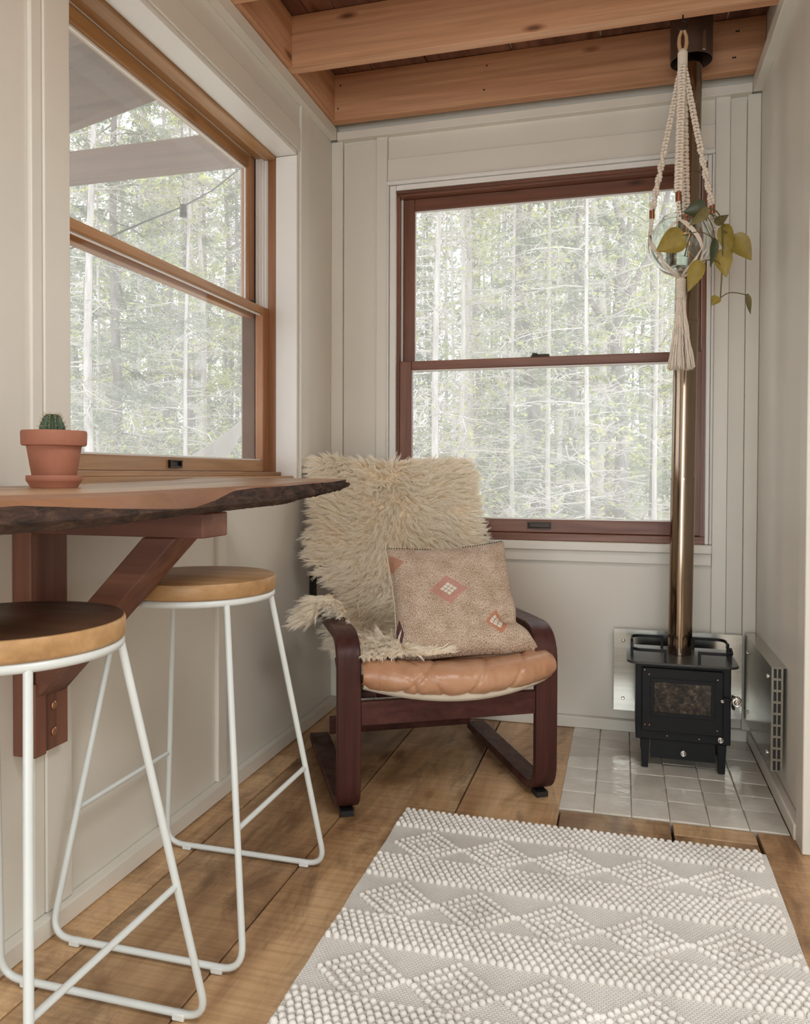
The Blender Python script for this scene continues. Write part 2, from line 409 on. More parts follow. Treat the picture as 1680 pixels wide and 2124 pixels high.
# ---- floor of wide old planks
fl = structure('floor', MB().box(-.26, 3.15, -2.75, 3.3, -.12, -.032), M_SUB)
fx = [-.06, .083, .375, .683, .972, 1.279, 1.497, 1.80, 2.1, 2.42, 2.72, 3.1]
for i in range(len(fx)-1):
    x0, x1 = fx[i]+.0022, fx[i+1]-.0022
    if i == 4: x1 -= .003
    if i == 5: x1 -= .004
    y_end = 3.10 if i < 4 else (2.2925 if i < 7 else 2.17)
    if i == 6: x1 = 1.62 if False else x1
    cuts = [-2.6, random.uniform(-.9, .6), y_end]
    if i == 0: cuts = [-2.6, .2, 2.47, 3.10]
    if i == 1: cuts = [-2.6, -.4, 3.10]
    if i == 5: cuts = [-2.6, .1, 2.215, 2.2925]
    for a, b in zip(cuts[:-1], cuts[1:]):
        dz = random.uniform(-.0015, .0)
        build('plank', MB().box(x0, x1, a+.0012, b-.0012, -.032, dz), M_FLOOR, fl, bevel=.0022, seg=2)

# ---- tiled hearth
def tile_mat():
    m, nt, b = new_mat('pale_glazed_tile')
    v = mapping(nt, rnd=9.0); n = noise(nt, v, 9, 4)
    r = ramp(nt, [(.3, (.60, .56, .48)), (.65, (.76, .73, .66))]); nt.links.new(n.outputs[0], r.inputs[0])
    oi = nt.nodes.new('ShaderNodeObjectInfo'); r3 = ramp(nt, [(0, (.8, .78, .75)), (1, (1.05, 1.05, 1.04))]); nt.links.new(oi.outputs['Random'], r3.inputs[0])
    nt.links.new(mix(nt, 1, r.outputs[0], r3.outputs[0], 'MULTIPLY'), b.inputs['Base Color'])
    b.inputs['Roughness'].default_value = .1
    n2 = noise(nt, v, 22, 3); bump(nt, b, n2.outputs[0], .35, .004); return m
M_TILE = tile_mat(); M_GROUT = plain('pale_grout', (.42, .37, .3), .9, 0, .15, 30)
he = thing('tiled_hearth', 'low hearth of pale glossy square tiles set into the plank floor under the stove', 'hearth', (1.275, 2.67, -.03))
build('grout_bed', MB().box(.966, 1.584, 2.296, 3.05, -.031, -.0022), M_GROUT, he)
cx = [.967, 1.066, 1.171, 1.275, 1.380, 1.482, 1.583]
for i in range(6):
    off = [.09, .0, -.008, .004, .0, .002][i]
    ys = [2.297] + [2.43+.1045*k + (off if k else off) for k in range(6)] + [3.05]
    if i == 0: ys = [2.297, 2.43, 2.535, 2.63, 2.735, 2.84, 2.945, 3.05]
    for a, b in zip(ys[:-1], ys[1:]):
        if b > 3.051 or a > 3.04: continue
        x0, x1, y0, y1 = cx[i]+.0012, cx[i+1]-.0012, a+.001, b-.001
        h = [.002+random.uniform(-.0008, .001) for _ in range(4)]
        mb = MB().hexa([(x0, y0, -.03), (x1, y0, -.03), (x1, y1, -.03), (x0, y1, -.03)], [(x0, y0, h[0]), (x1, y0, h[1]), (x1, y1, h[2]), (x0, y1, h[3])])
        build('tile', mb, M_TILE, he, bevel=.0018, seg=2)

# ---- window in the left wall (double hung, honey pine)
w1 = structure('window_1')
def ring_x(name, parent, X0, X1, y0, y1, z0, z1, st, tr, br, mats):
    """sash in a YZ plane made of four members"""
    root = bpy.data.objects.new(name, None); C.objects.link(root); root.parent = parent
    for n_, bx, m in (('stile', (X0, X1, y0, y0+st, z0, z1), mats[1]), ('stile', (X0, X1, y1-st, y1, z0, z1), mats[1]),
                      ('top_rail', (X0, X1, y0+st, y1-st, z1-tr, z1), mats[0]), ('bottom_rail', (X0, X1, y0+st, y1-st, z0, z0+br), mats[0])):
        build(n_, MB().box(*bx), m, root, bevel=.003)
    return root
m2 = (M_FRAME_L, M_FRAME_LZ)
up = ring_x('upper_sash', w1, -.240, -.205, 1.462, 2.709, 1.555, 2.150, .048, .046, .032, m2)
build('pane', MB().box(-.226, -.222, 1.51, 2.661, 1.587, 2.104), M_PANE, up)
build('glazing_bead', MB().box(-.2215, -.2145, 1.51, 2.661, 2.0965, 2.1035).box(-.2215, -.2145, 2.654, 2.661, 1.587, 2.0965), M_WINWHITE, up)
build('haze_film', MB().box(-.2295, -.229, 1.51, 2.661, 1.587, 2.104), M_HAZE, up)  # added veil that pales the outdoor view like haze
lo = ring_x('lower_sash', w1, -.178, -.146, 1.462, 2.709, .975, 1.586, .048, .028, .042, m2)
build('pane', MB().box(-.166, -.162, 1.51, 2.661, 1.017, 1.558), M_PANE, lo)
build('glazing_bead', MB().box(-.1615, -.156, 1.51, 2.661, 1.0172, 1.022).box(-.1615, -.156, 1.51, 2.661, 1.553, 1.5578), M_WINWHITE, lo)
build('sash_lift', MB().box(-.146, -.137, 2.03, 2.095, .985, .991).box(-.146, -.137, 2.03, 2.036, .991, 1.004).box(-.146, -.137, 2.089, 2.095, .991, 1.004).box(-.1462, -.145, 2.036, 2.089, .991, 1.004).box(-.146, -.136, 2.03, 2.095, 1.004, 1.0085), M_DARKMETAL, lo, bevel=.001)
build('sash_lock', MB().box(-.2, -.16, 2.58, 2.63, 1.586, 1.592).box(-.19, -.15, 2.60, 2.612, 1.592, 1.599), M_DARKMETAL, lo, bevel=.001)
build('insect_screen', MB().box(-.2515, -.251, 1.462, 2.70, .96, 1.58), M_SCREEN, w1)
build('jamb', MB().box(-.151, -.119, 2.7095, 2.7218, .94, 2.164), M_FRAME_LZ, w1, bevel=.002)
build('jamb', MB().box(-.151, -.119, 1.4492, 1.4615, .94, 2.164), M_FRAME_LZ, w1, bevel=.002)
tr = MB()
for k in range(4): tr.box(-.2+.012*k, -.192+.012*k, 2.7095, 2.714+.002*(k % 2), .96, 2.16)
tr.box(-.204, -.1515, 2.714, 2.7215, .96, 2.16)
build('jamb_track', tr, M_WINWHITE, w1, bevel=.001)
build('jamb_track', MB().box(-.204, -.1515, 1.4492, 1.4615, .96, 2.16), M_WINWHITE, w1)
build('head_jamb', MB().box(-.165, -.1185, 1.462, 2.709, 2.140, 2.1645), M_FRAME_L, w1, bevel=.003)
build('head_stop', MB().box(-.204, -.1655, 1.462, 2.709, 2.150, 2.1645), M_FRAME_L, w1, bevel=.002)
build('outer_frame', MB().box(-.2595, -.205, 2.7095, 2.7215, .94, 2.164).box(-.2595, -.205, 1.4492, 1.4615, .94, 2.164), M_GALV, w1)
build('window_stool', MB().box(-.1455, -.045, 1.4495, 2.7215, .941, .960).box(-.1455, -.095, 1.4495, 2.7215, .960, .9745), M_FRAME_L, w1, bevel=.002)
build('outer_sill', MB().box(-.30, -.1456, 1.45, 2.7215, .9405, .958), M_FRAME_L, w1)

# ---- window in the back wall
w2 = structure('window_2')
def ring_y(name, parent, Y0, Y1, x0, x1, z0, z1, st, tr_, br, mats):
    root = bpy.data.objects.new(name, None); C.objects.link(root); root.parent = parent
    for n_, bx, m in (('stile', (x0, x0+st, Y0, Y1, z0, z1), mats[1]), ('stile', (x1-st, x1, Y0, Y1, z0, z1), mats[1]),
                      ('top_rail', (x0+st, x1-st, Y0, Y1, z1-tr_, z1), mats[0]), ('bottom_rail', (x0+st, x1-st, Y0, Y1, z0, z0+br), mats[0])):
        build(n_, MB().box(*bx), m, root, bevel=.003)
    return root
m3 = (M_FRAME_B, M_FRAME_BZ)
up2 = ring_y('upper_sash', w2, 3.115, 3.145, .264, 1.415, 1.39, 2.092, .0475, .049, .034, m3)
build('pane', MB().box(.3115, 1.3675, 3.129, 3.133, 1.424, 2.043), M_PANE, up2)
build('glazing_bead', MB().box(.3115, 1.3675, 3.122, 3.1285, 2.037, 2.0428).box(.3115, .316, 3.122, 3.1285, 1.424, 2.037), M_WINWHITE, up2)
build('haze_film', MB().box(.3115, 1.3675, 3.1345, 3.135, 1.424, 2.043), M_HAZE, up2)  # added haze veil behind the upper pane
lo2 = ring_y('lower_sash', w2, 3.082, 3.112, .258, 1.421, .742, 1.427, .051, .036, .051, m3)
build('pane', MB().box(.309, 1.37, 3.096, 3.10, .793, 1.391), M_PANE, lo2)
build('glazing_bead', MB().box(.309, 1.37, 3.089, 3.0955, .793, .7985).box(.309, 1.37, 3.089, 3.0955, 1.3855, 1.3908), M_WINWHITE, lo2)
build('sash_lift', MB().box(.782, .872, 3.07, 3.082, .757, .763).box(.782, .788, 3.07, 3.082, .763, .778).box(.866, .872, 3.07, 3.082, .763, .778).box(.788, .866, 3.08, 3.082, .763, .778).box(.782, .872, 3.066, 3.082, .778, .784), M_DARKMETAL, lo2, bevel=.002)
build('sash_lock', MB().box(.79, .862, 3.085, 3.11, 1.4272, 1.4335).box(.795, .815, 3.083, 3.10, 1.4335, 1.442).box(.815, .86, 3.09, 3.10, 1.4335, 1.438), M_DARKMETAL, lo2, bevel=.001)
build('insect_screen', MB().box(.262, 1.418, 3.16, 3.1605, .735, 1.41), M_SCREEN, w2)
build('head_jamb', MB().box(.2455, 1.4335, 3.0755, 3.16, 2.0925, 2.1175), M_FRAME_B, w2, bevel=.002)
build('head_stop', MB().box(.2455, 1.4335, 3.0605, 3.0755, 2.100, 2.1115), M_FRAME_B, w2, bevel=.002)
for x0, x1, t0, t1 in ((.2455, .2545, .2545, .2635), (1.4245, 1.4335, 1.4155, 1.4245)):
    build('jamb', MB().box(x0, x1, 3.0755, 3.16, .70, 2.092), M_FRAME_BZ, w2, bevel=.001)
    build('jamb_track', MB().box(t0, t1, 3.113, 3.16, 1.43, 2.092), M_WINWHITE, w2, bevel=.001)
    build('jamb_stop', MB().box(t0, min(t1, t0+.004) if x0 < 1 else t1, 3.0762, 3.0815, .742, 2.092), M_FRAME_BZ, w2)
build('wood_sill', MB().box(.2455, 1.4335, 3.062, 3.16, .7138, .7415), M_FRAME_B, w2, bevel=.002)
build('wood_sill_stop', MB().box(.2455, 1.4335, 3.16, 3.34, .70, .735), M_FRAME_B, w2)

# ================================================================== FURNITURE
# ---- live edge bar table on a wall bracket
def lerp_poly(pts, n):
    """resample an open 2D polyline with a Catmull-Rom curve"""
    P = [Vector(p) for p in pts]; out = []
    for i in range(len(P)-1):
        p0, p1, p2, p3 = P[max(i-1, 0)], P[i], P[i+1], P[min(i+2, len(P)-1)]
        for k in range(n):
            t = k/n
            out.append(.5*((2*p1) + (-p0+p2)*t + (2*p0-5*p1+4*p2-p3)*t*t + (-p0+3*p1-3*p2+p3)*t*t*t))
    out.append(P[-1]); return out
tb = thing('bar_table', 'live edge wooden bar shelf along the left wall with dark bark front', 'table', (.2, 1.3, .9))
front = lerp_poly([(.43, .10), (.44, .5), (.452, .75), (.466, .9), (.442, 1.1), (.42, 1.25), (.42, 1.4), (.43, 1.55), (.42, 1.75), (.425, 1.88), (.432, 1.975)], 16)
rng = random.Random(3)
from mathutils import noise as mnoise
def tz(y): return .9425 + .010*max(0, y-1.3)/.7 + (.004*max(0, (y-1.85)/.15))
def fzy(y): return float(np.interp(y, [.7, .77, .95, 1.1, 1.22, 1.3, 1.37, 1.45, 2], [.3, .26, .5, .66, .74, .5, .16, .1, .08]))
N = len(front)
wood_mb = MB(); bark_mb = MB()
rows = []
for i, p in enumerate(front):
    y = p.y; zt = tz(y); nb = mnoise.noise((y*9, 1.2, 0)); nb2 = mnoise.noise((y*31, 3.1, 0))
    th = .046 if y < 1.6 else .046 - .018*min(1, (y-1.6)/.35)
    setback = .006 + .006*max(0, mnoise.noise((y*5, 7.7, 0)))
    # top edge, worn bevel, bark shoulder, bark foot
    end = max(0.0, (y-1.88)/.12); 
    fz = fzy(y)
    rows.append([Vector((p.x-setback-.01, y, zt)), Vector((p.x-setback*.45, y, zt-th*min(.12, fz*.5))), Vector((p.x-.002+nb*.004, y, zt-th*fz)), Vector((p.x+.002+nb2*.004, y, zt-th*.72)), Vector((p.x-.014+nb*.01, y, zt-th))])
vs = [v for r in rows for v in r[:3]]
fs = []
for i in range(N-1):
    for k in range(2): fs.append((i*3+k, i*3+k+1, (i+1)*3+k+1, (i+1)*3+k))
waney_mb = MB().add(vs, fs)
# top and bottom faces to the wall
top = [r[0] for r in rows]; wallx = -.029
vs = []; fs = []
for r in rows: vs += [r[0], Vector((wallx if True else .2, r[0].y, tz(r[0].y)))]
endp = [Vector((.30, 2.02, tz(2.0))), Vector((-.029, 2.03, tz(2.0)))]
vs += endp
for i in range(N): fs.append((i*2, i*2+1, (i+1)*2+1, (i+1)*2))
vs[(N-1)*2+1] = Vector((wallx, rows[-1][0].y, tz(2.0)))
wood_mb.add(vs, fs)
vs = []; fs = []
for r in rows: vs += [r[4], Vector((wallx, r[4].y, r[4].z))]
vs += [Vector((.28, 2.015, tz(2)-.028)), Vector((-.029, 2.03, tz(2)-.028))]
for i in range(N): fs.append((i*2, (i+1)*2, (i+1)*2+1, i*2+1))
wood_mb.add(vs, fs)
e0 = rows[0]; wood_mb.add([e0[0], (wallx, e0[0].y, e0[0].z), (wallx, e0[4].y, e0[4].z), e0[4]], [(0, 1, 2, 3)])
l = rows[-1]
wood_mb.add([l[0], endp[0], endp[1], Vector((-.029, 2.03, tz(2)-.028)), Vector((.28, 2.015, tz(2)-.028)), l[4]], [(0, 1, 4, 5), (1, 2, 3, 4)])
build('tabletop', wood_mb, M_SLAB, tb, smooth=True, angle=30)
build('waney_edge', waney_mb, M_WANEY, tb, smooth=True, angle=40)
def bark_mat():
    m, nt, b = new_mat('dark_ridged_bark')
    v = mapping(nt, (30, 14, 44)); n = noise(nt, v, 1.6, 8, .7, .6)
    r = ramp(nt, [(.34, (.014, .008, .006)), (.55, (.075, .036, .022)), (.72, (.17, .095, .055))]); nt.links.new(n.outputs[0], r.inputs[0]); nt.links.new(r.outputs[0], b.inputs['Base Color'])
    b.inputs['Roughness'].default_value = .85; bump(nt, b, n.outputs[0], .9, .01); return m
M_BARK = bark_mat()
vs = []; fs = []; K = 9
for i, r in enumerate(rows):
    seq = [r[2], r[3], r[4]]
    for k in range(K):
        t = k/(K-1)*2; a = int(min(1, t)); q = seq[a].lerp(seq[a+1], t-a)
        y = q.y; amp = .0028 + .015*min(1, max(0, (y-1.45)/.3))
        d = mnoise.noise((y*60, q.z*90, 2.0))*amp + mnoise.noise((y*150, q.z*200, 5.0))*amp*.6
        vs.append(q + Vector((d if 0 < k < K-1 else d*.3, d*.5, d*.35 if k else 0)))
for i in range(N-1):
    for k in range(K-1): fs.append((i*K+k, i*K+k+1, (i+1)*K+k+1, (i+1)*K+k))
bark_mb.add(vs, fs)
build('bark_edge', bark_mb, M_BARK, tb, smooth=True, angle=60)

br = thing('table_bracket', 'reddish brown timber bracket with diagonal brace under the bar shelf', 'bracket', (0, 1.345, .4))
build('post', MB().box(-.03, .015, 1.290, 1.397, .402, .893), M_BRACKET, br, bevel=.003)
build('cleat', MB().box(.0155, .024, 1.290, 1.322, .402, .55), M_BRACKET, br, bevel=.002)
build('arm', MB().box(.016, .392, 1.297, 1.390, .848, .8945), M_BRACKETX, br, bevel=.003)
yb0, yb1 = 1.298, 1.389
bm_ = MB().hexa([(.262, yb0, .8475), (.335, yb0, .8475), (.016, yb0, .515), (.016, yb0, .592)], [(.262, yb1, .8475), (.335, yb1, .8475), (.016, yb1, .515), (.016, yb1, .592)])
build('brace', bm_, M_BRACKETX, br, bevel=.003)
for z in (.438, .492): build('screw', MB().lathe([(.0085, .0152), (.0085, .018), (.006, .0195), (.0001, .0195)], (0, 1.352, z), 12, 'x'), M_BRASS, br)

# ---- terracotta pot with a small barrel cactus
PX, PY, PZ = .150, 1.195, .9425
pot = thing('terracotta_pot', 'terracotta flower pot holding the cactus on the bar shelf', 'pot', (PX, PY, PZ+.012))
k = .0605/.0695
build('pot_body', MB().lathe([(0.0001, .010), (0.0360, .010), (0.0374, .012), (0.0463, .066), (0.0463, .0665), (0.0538, .0668), (0.0551, .070), (0.0556, .090), (0.0544, .0935), (0.0518, .0935), (0.0491, .090), (0.0450, .086), (0.0001, .0855)], (PX, PY, PZ+.009), 48), M_TERRA, pot, smooth=True, angle=40)
sa = tag(build('saucer', MB().lathe([(0.0001, .0005), (0.0396, .0005), (0.0428, .007), (0.0463, .012), (0.0473, .0135), (0.0473, .021), (0.0463, .0225), (0.0441, .0225), (0.0423, .018), (0.0001, .0175)], (PX, PY, PZ), 48), M_TERRA, None, smooth=True, angle=40), 'round terracotta saucer under the flower pot on the bar shelf', 'saucer')
ca = thing('barrel_cactus', 'small ribbed green cactus growing in the terracotta pot', 'cactus', (PX-.004, PY, PZ+.09))
def cactus(u, v):
    a = 2*PI*u; ph = v*PI*.5; ribs = .5+.5*math.cos(a*11)
    r = .0205*(1-.2*(1-ribs)**1.0)*(math.cos(ph)**.45 if v < .999 else 0) * (1+.12*math.sin(min(1, v*2)*PI))
    return (PX-.004+r*math.cos(a), PY+r*math.sin(a), PZ+.090+.043*math.sin(ph)*(1-.03*(1-ribs)))
def cactus_mat():
    m, nt, b = new_mat('cactus_skin'); v = mapping(nt); n = noise(nt, v, 60, 3)
    r = ramp(nt, [(.3, (.02, .045, .02)), (.7, (.06, .10, .04))]); nt.links.new(n.outputs[0], r.inputs[0]); nt.links.new(r.outputs[0], b.inputs['Base Color']); b.inputs['Roughness'].default_value = .5; return m
build('ribbed_body', MB().grid(cactus, 132, 14), cactus_mat(), ca, smooth=True, angle=80)
sp = MB()
for kx in range(11):
    a = 2*PI*kx/11
    for j in range(7):
        v = .04+j*.13; p = Vector(cactus(kx/11, min(v, .97))); c0 = Vector((PX-.004, PY, PZ+.10))
        for q in range(5):
            d = (p-c0).normalized() + Vector((rng.uniform(-.8, .8), rng.uniform(-.8, .8), rng.uniform(-.6, .9)))
            sp.tube([p-d.normalized()*.001, p+d.normalized()*rng.uniform(.004, .0075)], [.00028, .0001], 3)
build('spines', sp, plain('pale_cactus_spine', (.5, .4, .25), .6), ca, kind='stuff')
build('soil', MB().lathe([(.0001, .004), (.043, .003), (.0445, .0015), (.0001, .001)], (PX, PY, PZ+.0945), 24), M_SOIL, ca)

# ---- bar stools
SX, SY = .222, 1.57
def stool(label):
    t = thing('bar_stool', label, 'stool', (SX, SY, 0), 'round seated bar stools')
    zs = .700
    build('seat', MB().lathe([(.0001, zs+.007), (.166, zs+.007), (.1705, zs+.010), (.172, zs+.013), (.172, zs+.037), (.1705, zs+.0405), (.168, zs+.0415), (.0001, zs+.0415)], (SX, SY, 0), 72), M_SEATW, t, smooth=True, angle=40)
    ring = [(SX+.163*math.cos(2*PI*k/64), SY+.163*math.sin(2*PI*k/64), zs) for k in range(64)]
    build('seat_ring', MB().tube(ring, .0078, 10, closed=True), M_WHITE_METAL, t, smooth=True, angle=80)
    r = .0068
    for s in (-1, 1):
        yb = SY+s*.215; yt = SY+s*.103
        def lg(x, z): # leg plane leans from floor bar to ring
            f = (z-.009)/(zs-.009); return Vector((x, yb+(yt-yb)*f, z))
        xl, xr = SX-.217, SX+.222; tx = .126
        pts = fillet([lg(SX-tx, zs), lg(xl, .0100), lg(xr, .0100), lg(SX+tx, zs)], .05, 8)
        build('sled_leg', MB().tube(pts, r, 10), M_WHITE_METAL, t, smooth=True, angle=80)
        for x in (xl+.06, xr-.055):
            build('foot_glide', MB().box(x-.012, x+.012, yb-.0085, yb+.0085, .0003, .0135), M_CLEAR_FOOT, t, bevel=.002)
    for s in (-1, 1):
        z = .262; f = (z-.009)/(zs-.009)
        xe = SX+s*(.2195-(.2195-.126)*f); ya = SY-.215+(.215-.103)*f; yb_ = SY+.215-(.215-.103)*f
        build('stretcher', MB().tube([(xe, ya, z), (xe, yb_, z)], .0058, 10), M_WHITE_METAL, t, smooth=True, angle=80)
    return t
M_CLEAR_FOOT = plain('milky_foot_glide', (.7, .72, .7), .3)
def copy_tree(o, parent=None):
    c = o.copy(); C.objects.link(c)
    if parent is not None:
        c.parent = parent; c.matrix_parent_inverse = o.matrix_parent_inverse.copy()
    for ch in list(o.children): copy_tree(ch, c)
    return c
s1 = stool('white metal bar stool with pale wooden seat next to the armchair')
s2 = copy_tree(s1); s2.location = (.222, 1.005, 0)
s2['label'] = 'white metal bar stool with table-shaded wooden seat nearest the camera, cut by the frame'
M_SEATSHADE = wood('painted_seat_shade', (.045, .022, .014), (.085, .042, .026), (.13, .068, .042), 'x', 30, .42, .05)  # seat wood darkened to paint in the shade under the bar shelf
st_ = build('seat_shade_disc', MB().lathe([(.0001, .7416), (.1675, .7416), (.1688, .7424), (.168, .743), (.0001, .743)], (.222, 1.005, 0), 72), M_SEATSHADE, s2, smooth=True, angle=40)  # added disc carrying the painted shade, the seat wood is the same below

# ---- bentwood armchair
CH = Matrix.Translation((.67, 2.195, 0)) @ Matrix.Rotation(math.atan2(.311, .559), 4, 'Z')
def ct(a, b, z): return CH @ Vector((a, b, z))
ch = thing('armchair', 'dark brown bentwood cantilever armchair with tan leather seat in the corner', 'armchair', (.67, 2.195, 0))
for s in (-1, 1):
    a0, a1 = (.262, .33) if s > 0 else (-.33, -.262)
    prof = fillet([(.655, .026), (.012, .026), (.012, .508), (.56, .508)], [.085, .10], 9)
    build('side_frame', MB().strip(prof, a0, a1, .025, ct), M_MAHOG, ch, bevel=.0035)
    for b in (.028, .60):
        q = MB(); q.hexa([ct(a0+.016, b, 0.0003), ct(a1-.016, b, 0.0003), ct(a1-.016, b+.045, 0.0003), ct(a0+.016, b+.045, 0.0003)], [ct(a0+.016, b, .016), ct(a1-.016, b, .016), ct(a1-.016, b+.045, .016), ct(a0+.016, b+.045, .016)])
        build('foot_pad', q, M_BLACKPL, ch)
    # springy inner rail carrying seat and back
    prof = fillet([(.06, .335), (.46, .262), (.60, .42), (.80, .93)], [.2, .3], 10)
    a0, a1 = (.205, .258) if s > 0 else (-.258, -.205)
    build('seat_rail', MB().strip(prof, a0, a1, .02, ct), M_MAHOG, ch, bevel=.003)
def cbar(name, b0, b1, z0, z1, a=.262, m=None):
    q = MB().hexa([ct(-a, b0, z0), ct(a, b0, z0), ct(a, b1, z0), ct(-a, b1, z0)], [ct(-a, b0, z1), ct(a, b0, z1), ct(a, b1, z1), ct(-a, b1, z1)])
    build(name, q, m or M_MAHOGX, ch, bevel=.003)
cbar('front_crossbar', .004, .024, .262, .330)
cbar('rear_crossbar', .615, .64, .04, .10)
cbar('seat_slat', .075, .135, .318, .340, .205)
cbar('seat_slat', .30, .36, .285, .302, .205)
cbar('back_slat', .70, .72, .70, .76, .205)
cbar('back_slat', .77, .79, .88, .94, .205)
def leather_mat():
    m, nt, b = new_mat('tan_leather')
    v = mapping(nt); n = noise(nt, v, 7, 5, .6, .5); n2 = noise(nt, v, 260, 2); n3 = noise(nt, v, 26, 4, .6, 1.5)
    r = ramp(nt, [(.3, (.42, .20, .105)), (.7, (.56, .32, .19))]); nt.links.new(n.outputs[0], r.inputs[0]); nt.links.new(r.outputs[0], b.inputs['Base Color'])
    b.inputs['Roughness'].default_value = .29
    ad = nt.nodes.new('ShaderNodeMath'); ad.operation = 'MULTIPLY_ADD'; ad.inputs[1].default_value = 4; nt.links.new(n3.outputs[0], ad.inputs[0]); nt.links.new(n2.outputs[0], ad.inputs[2])
    bump(nt, b, ad.outputs[0], .22, .002); return m
M_LEATHER = leather_mat()
SEAMS = [(-.19, -.05), (-.02, -.13), (.0, .10), (.13, .22), (-.10, -.17)]
def seat_pt(u, v):
    # u across the seat, v around the section from under the nose over the top to the back
    a = (u-.5)*.575+.026; e = abs(u-.5)*2
    sag = -.018*(1-e**2); bow = -.075*(1-e**2)
    sec = [(.10, .368), (.035, .364), (-.004, .374), (-.026, .398), (-.022, .428), (.006, .450), (.05, .452), (.15, .425), (.30, .385), (.44, .372), (.56, .35)]
    t = v*(len(sec)-1); i = min(int(t), len(sec)-2); f = t-i
    p0, p1, p2, p3 = [Vector(sec[max(0, min(len(sec)-1, i+o))]) for o in (-1, 0, 1, 2)]
    q = .5*((2*p1)+(-p0+p2)*f+(2*p0-5*p1+4*p2-p3)*f*f+(-p0+3*p1-3*p2+p3)*f**3)
    edge = max(0, (e-.9)/.1)
    d = 0
    for (sa_, sb_) in SEAMS:
        ac = sa_+(sb_-sa_)*min(1, max(0, (v-.1)/.5)); d += math.exp(-((a-ac)/.0055)**2)*(.006 if .08 < v < .66 else 0)
    d += .0035*mnoise.noise((a*22, q.x*22, 0)) + .002*mnoise.noise((a*60, q.x*40, 3))
    cz = .408; k_ = 1-.32*edge**2-.06*d*0
    z = cz+(q.y-cz)*k_
    n_ = Vector((q.x-.06, q.y-cz)); 
    if n_.length > 0: n_.normalize()
    return ct(a, q.x + bow*max(0, 1-max(0, q.x)/.4) - n_.x*d, z+sag*max(0, 1-max(0, q.x)/.5) - n_.y*d)
build('seat_cushion', MB().grid(seat_pt, 96, 64), M_LEATHER, ch, smooth=True, angle=80)
def lining(u, v):
    a = (u-.5)*.565+.026; e = abs(u-.5)*2; bow = -.075*(1-e**2); sag = -.018*(1-e**2)
    b = [-.002, -.006, .01, .2][min(3, int(v*3+.001))]; z = [.382, .366, .352, .352][min(3, int(v*3+.001))]
    return ct(a, b+bow*max(0, 1-max(0, b)/.3), z+sag+.012*e*e)
build('seat_lining', MB().grid(lining, 40, 3), M_CREAMFAB, ch, smooth=True, angle=80)
def backc(u, v):
    a = (u-.5)*.44; e = abs(u-.5)*2
    ln = [(.47, .33), (.52, .40), (.585, .52), (.66, .69), (.735, .87), (.775, .955), (.82, .965), (.825, .93), (.73, .70), (.63, .48), (.55, .33)]
    t = v*(len(ln)-1); i = min(int(t), len(ln)-2); q = Vector(ln[i]).lerp(Vector(ln[i+1]), t-i)
    return ct(a, q.x, q.y)
build('back_cushion', MB().grid(backc, 24, 40), M_LEATHER, ch, smooth=True, angle=80)

# ---- sheepskin thrown over the chair back
sk = thing('sheepskin', 'shaggy cream sheepskin draped over the backrest and left arm of the armchair', 'sheepskin', tuple(ct(0, .7, .9)))
LINE = [(.90, .78), (.885, .90), (.86, .985), (.815, 1.018), (.77, .985), (.735, .90), (.69, .78), (.64, .655), (.585, .535), (.53, .45), (.46, .405), (.36, .405), (.25, .43), (.12, .462), (.04, .466), (.0, .458)]
SKL = [0]
for p0, p1 in zip(LINE[:-1], LINE[1:]): SKL.append(SKL[-1]+math.dist(p0, p1))
SKT = SKL[-1]
# outline: left and right edge (a) along the length fraction
SK_S = [0, .10, .20, .25, .33, .45, .55, .62, .68, .74, .80, .86, .92, 1.0]
SK_LFT = [-.24, -.27, -.285, -.29, -.28, -.315, -.215, -.19, -.26, -.355, -.375, -.335, -.258, -.25]
SK_RGT = [.27, .30, .305, .305, .31, .315, .31, .30, .27, .22, .13, .06, .0, -.02]
def sk_pt(u, v):
    d = v*SKT
    b = float(np.interp(d, SKL, [p[0] for p in LINE])); z = float(np.interp(d, SKL, [p[1] for p in LINE]))
    l = float(np.interp(v, SK_S, SK_LFT)); r = float(np.interp(v, SK_S, SK_RGT))
    a = l+(r-l)*u
    # hollow in the middle of the head edge, folded edges curve back round the cushion
    e = max(0, abs(a)-.24)/.08
    b2 = b + .045*e*e*(1 if v < .66 else 0)
    z2 = z - (.028*math.exp(-((a-.02)/.13)**2)*math.exp(-((v-.22)/.10)**2)) + .012*mnoise.noise((a*7, v*9, 0))
    if a < -.25 and v > .64:      # lies over the left arm rest
        k_ = min(1, (-.25-a)/.03); arm = .56 - max(0, (-.335-a))*1.6
        z2 = z2*(1-k_) + max(z2, arm)*k_
        b2 = b2*(1-k_) + max(b2, .30)*k_
    return ct(a, b2, z2)
M_HIDE = plain('sheepskin_hide', (.90, .79, .62), .9)
build('hide', MB().grid(sk_pt, 28, 60), M_HIDE, sk, smooth=True, angle=80)
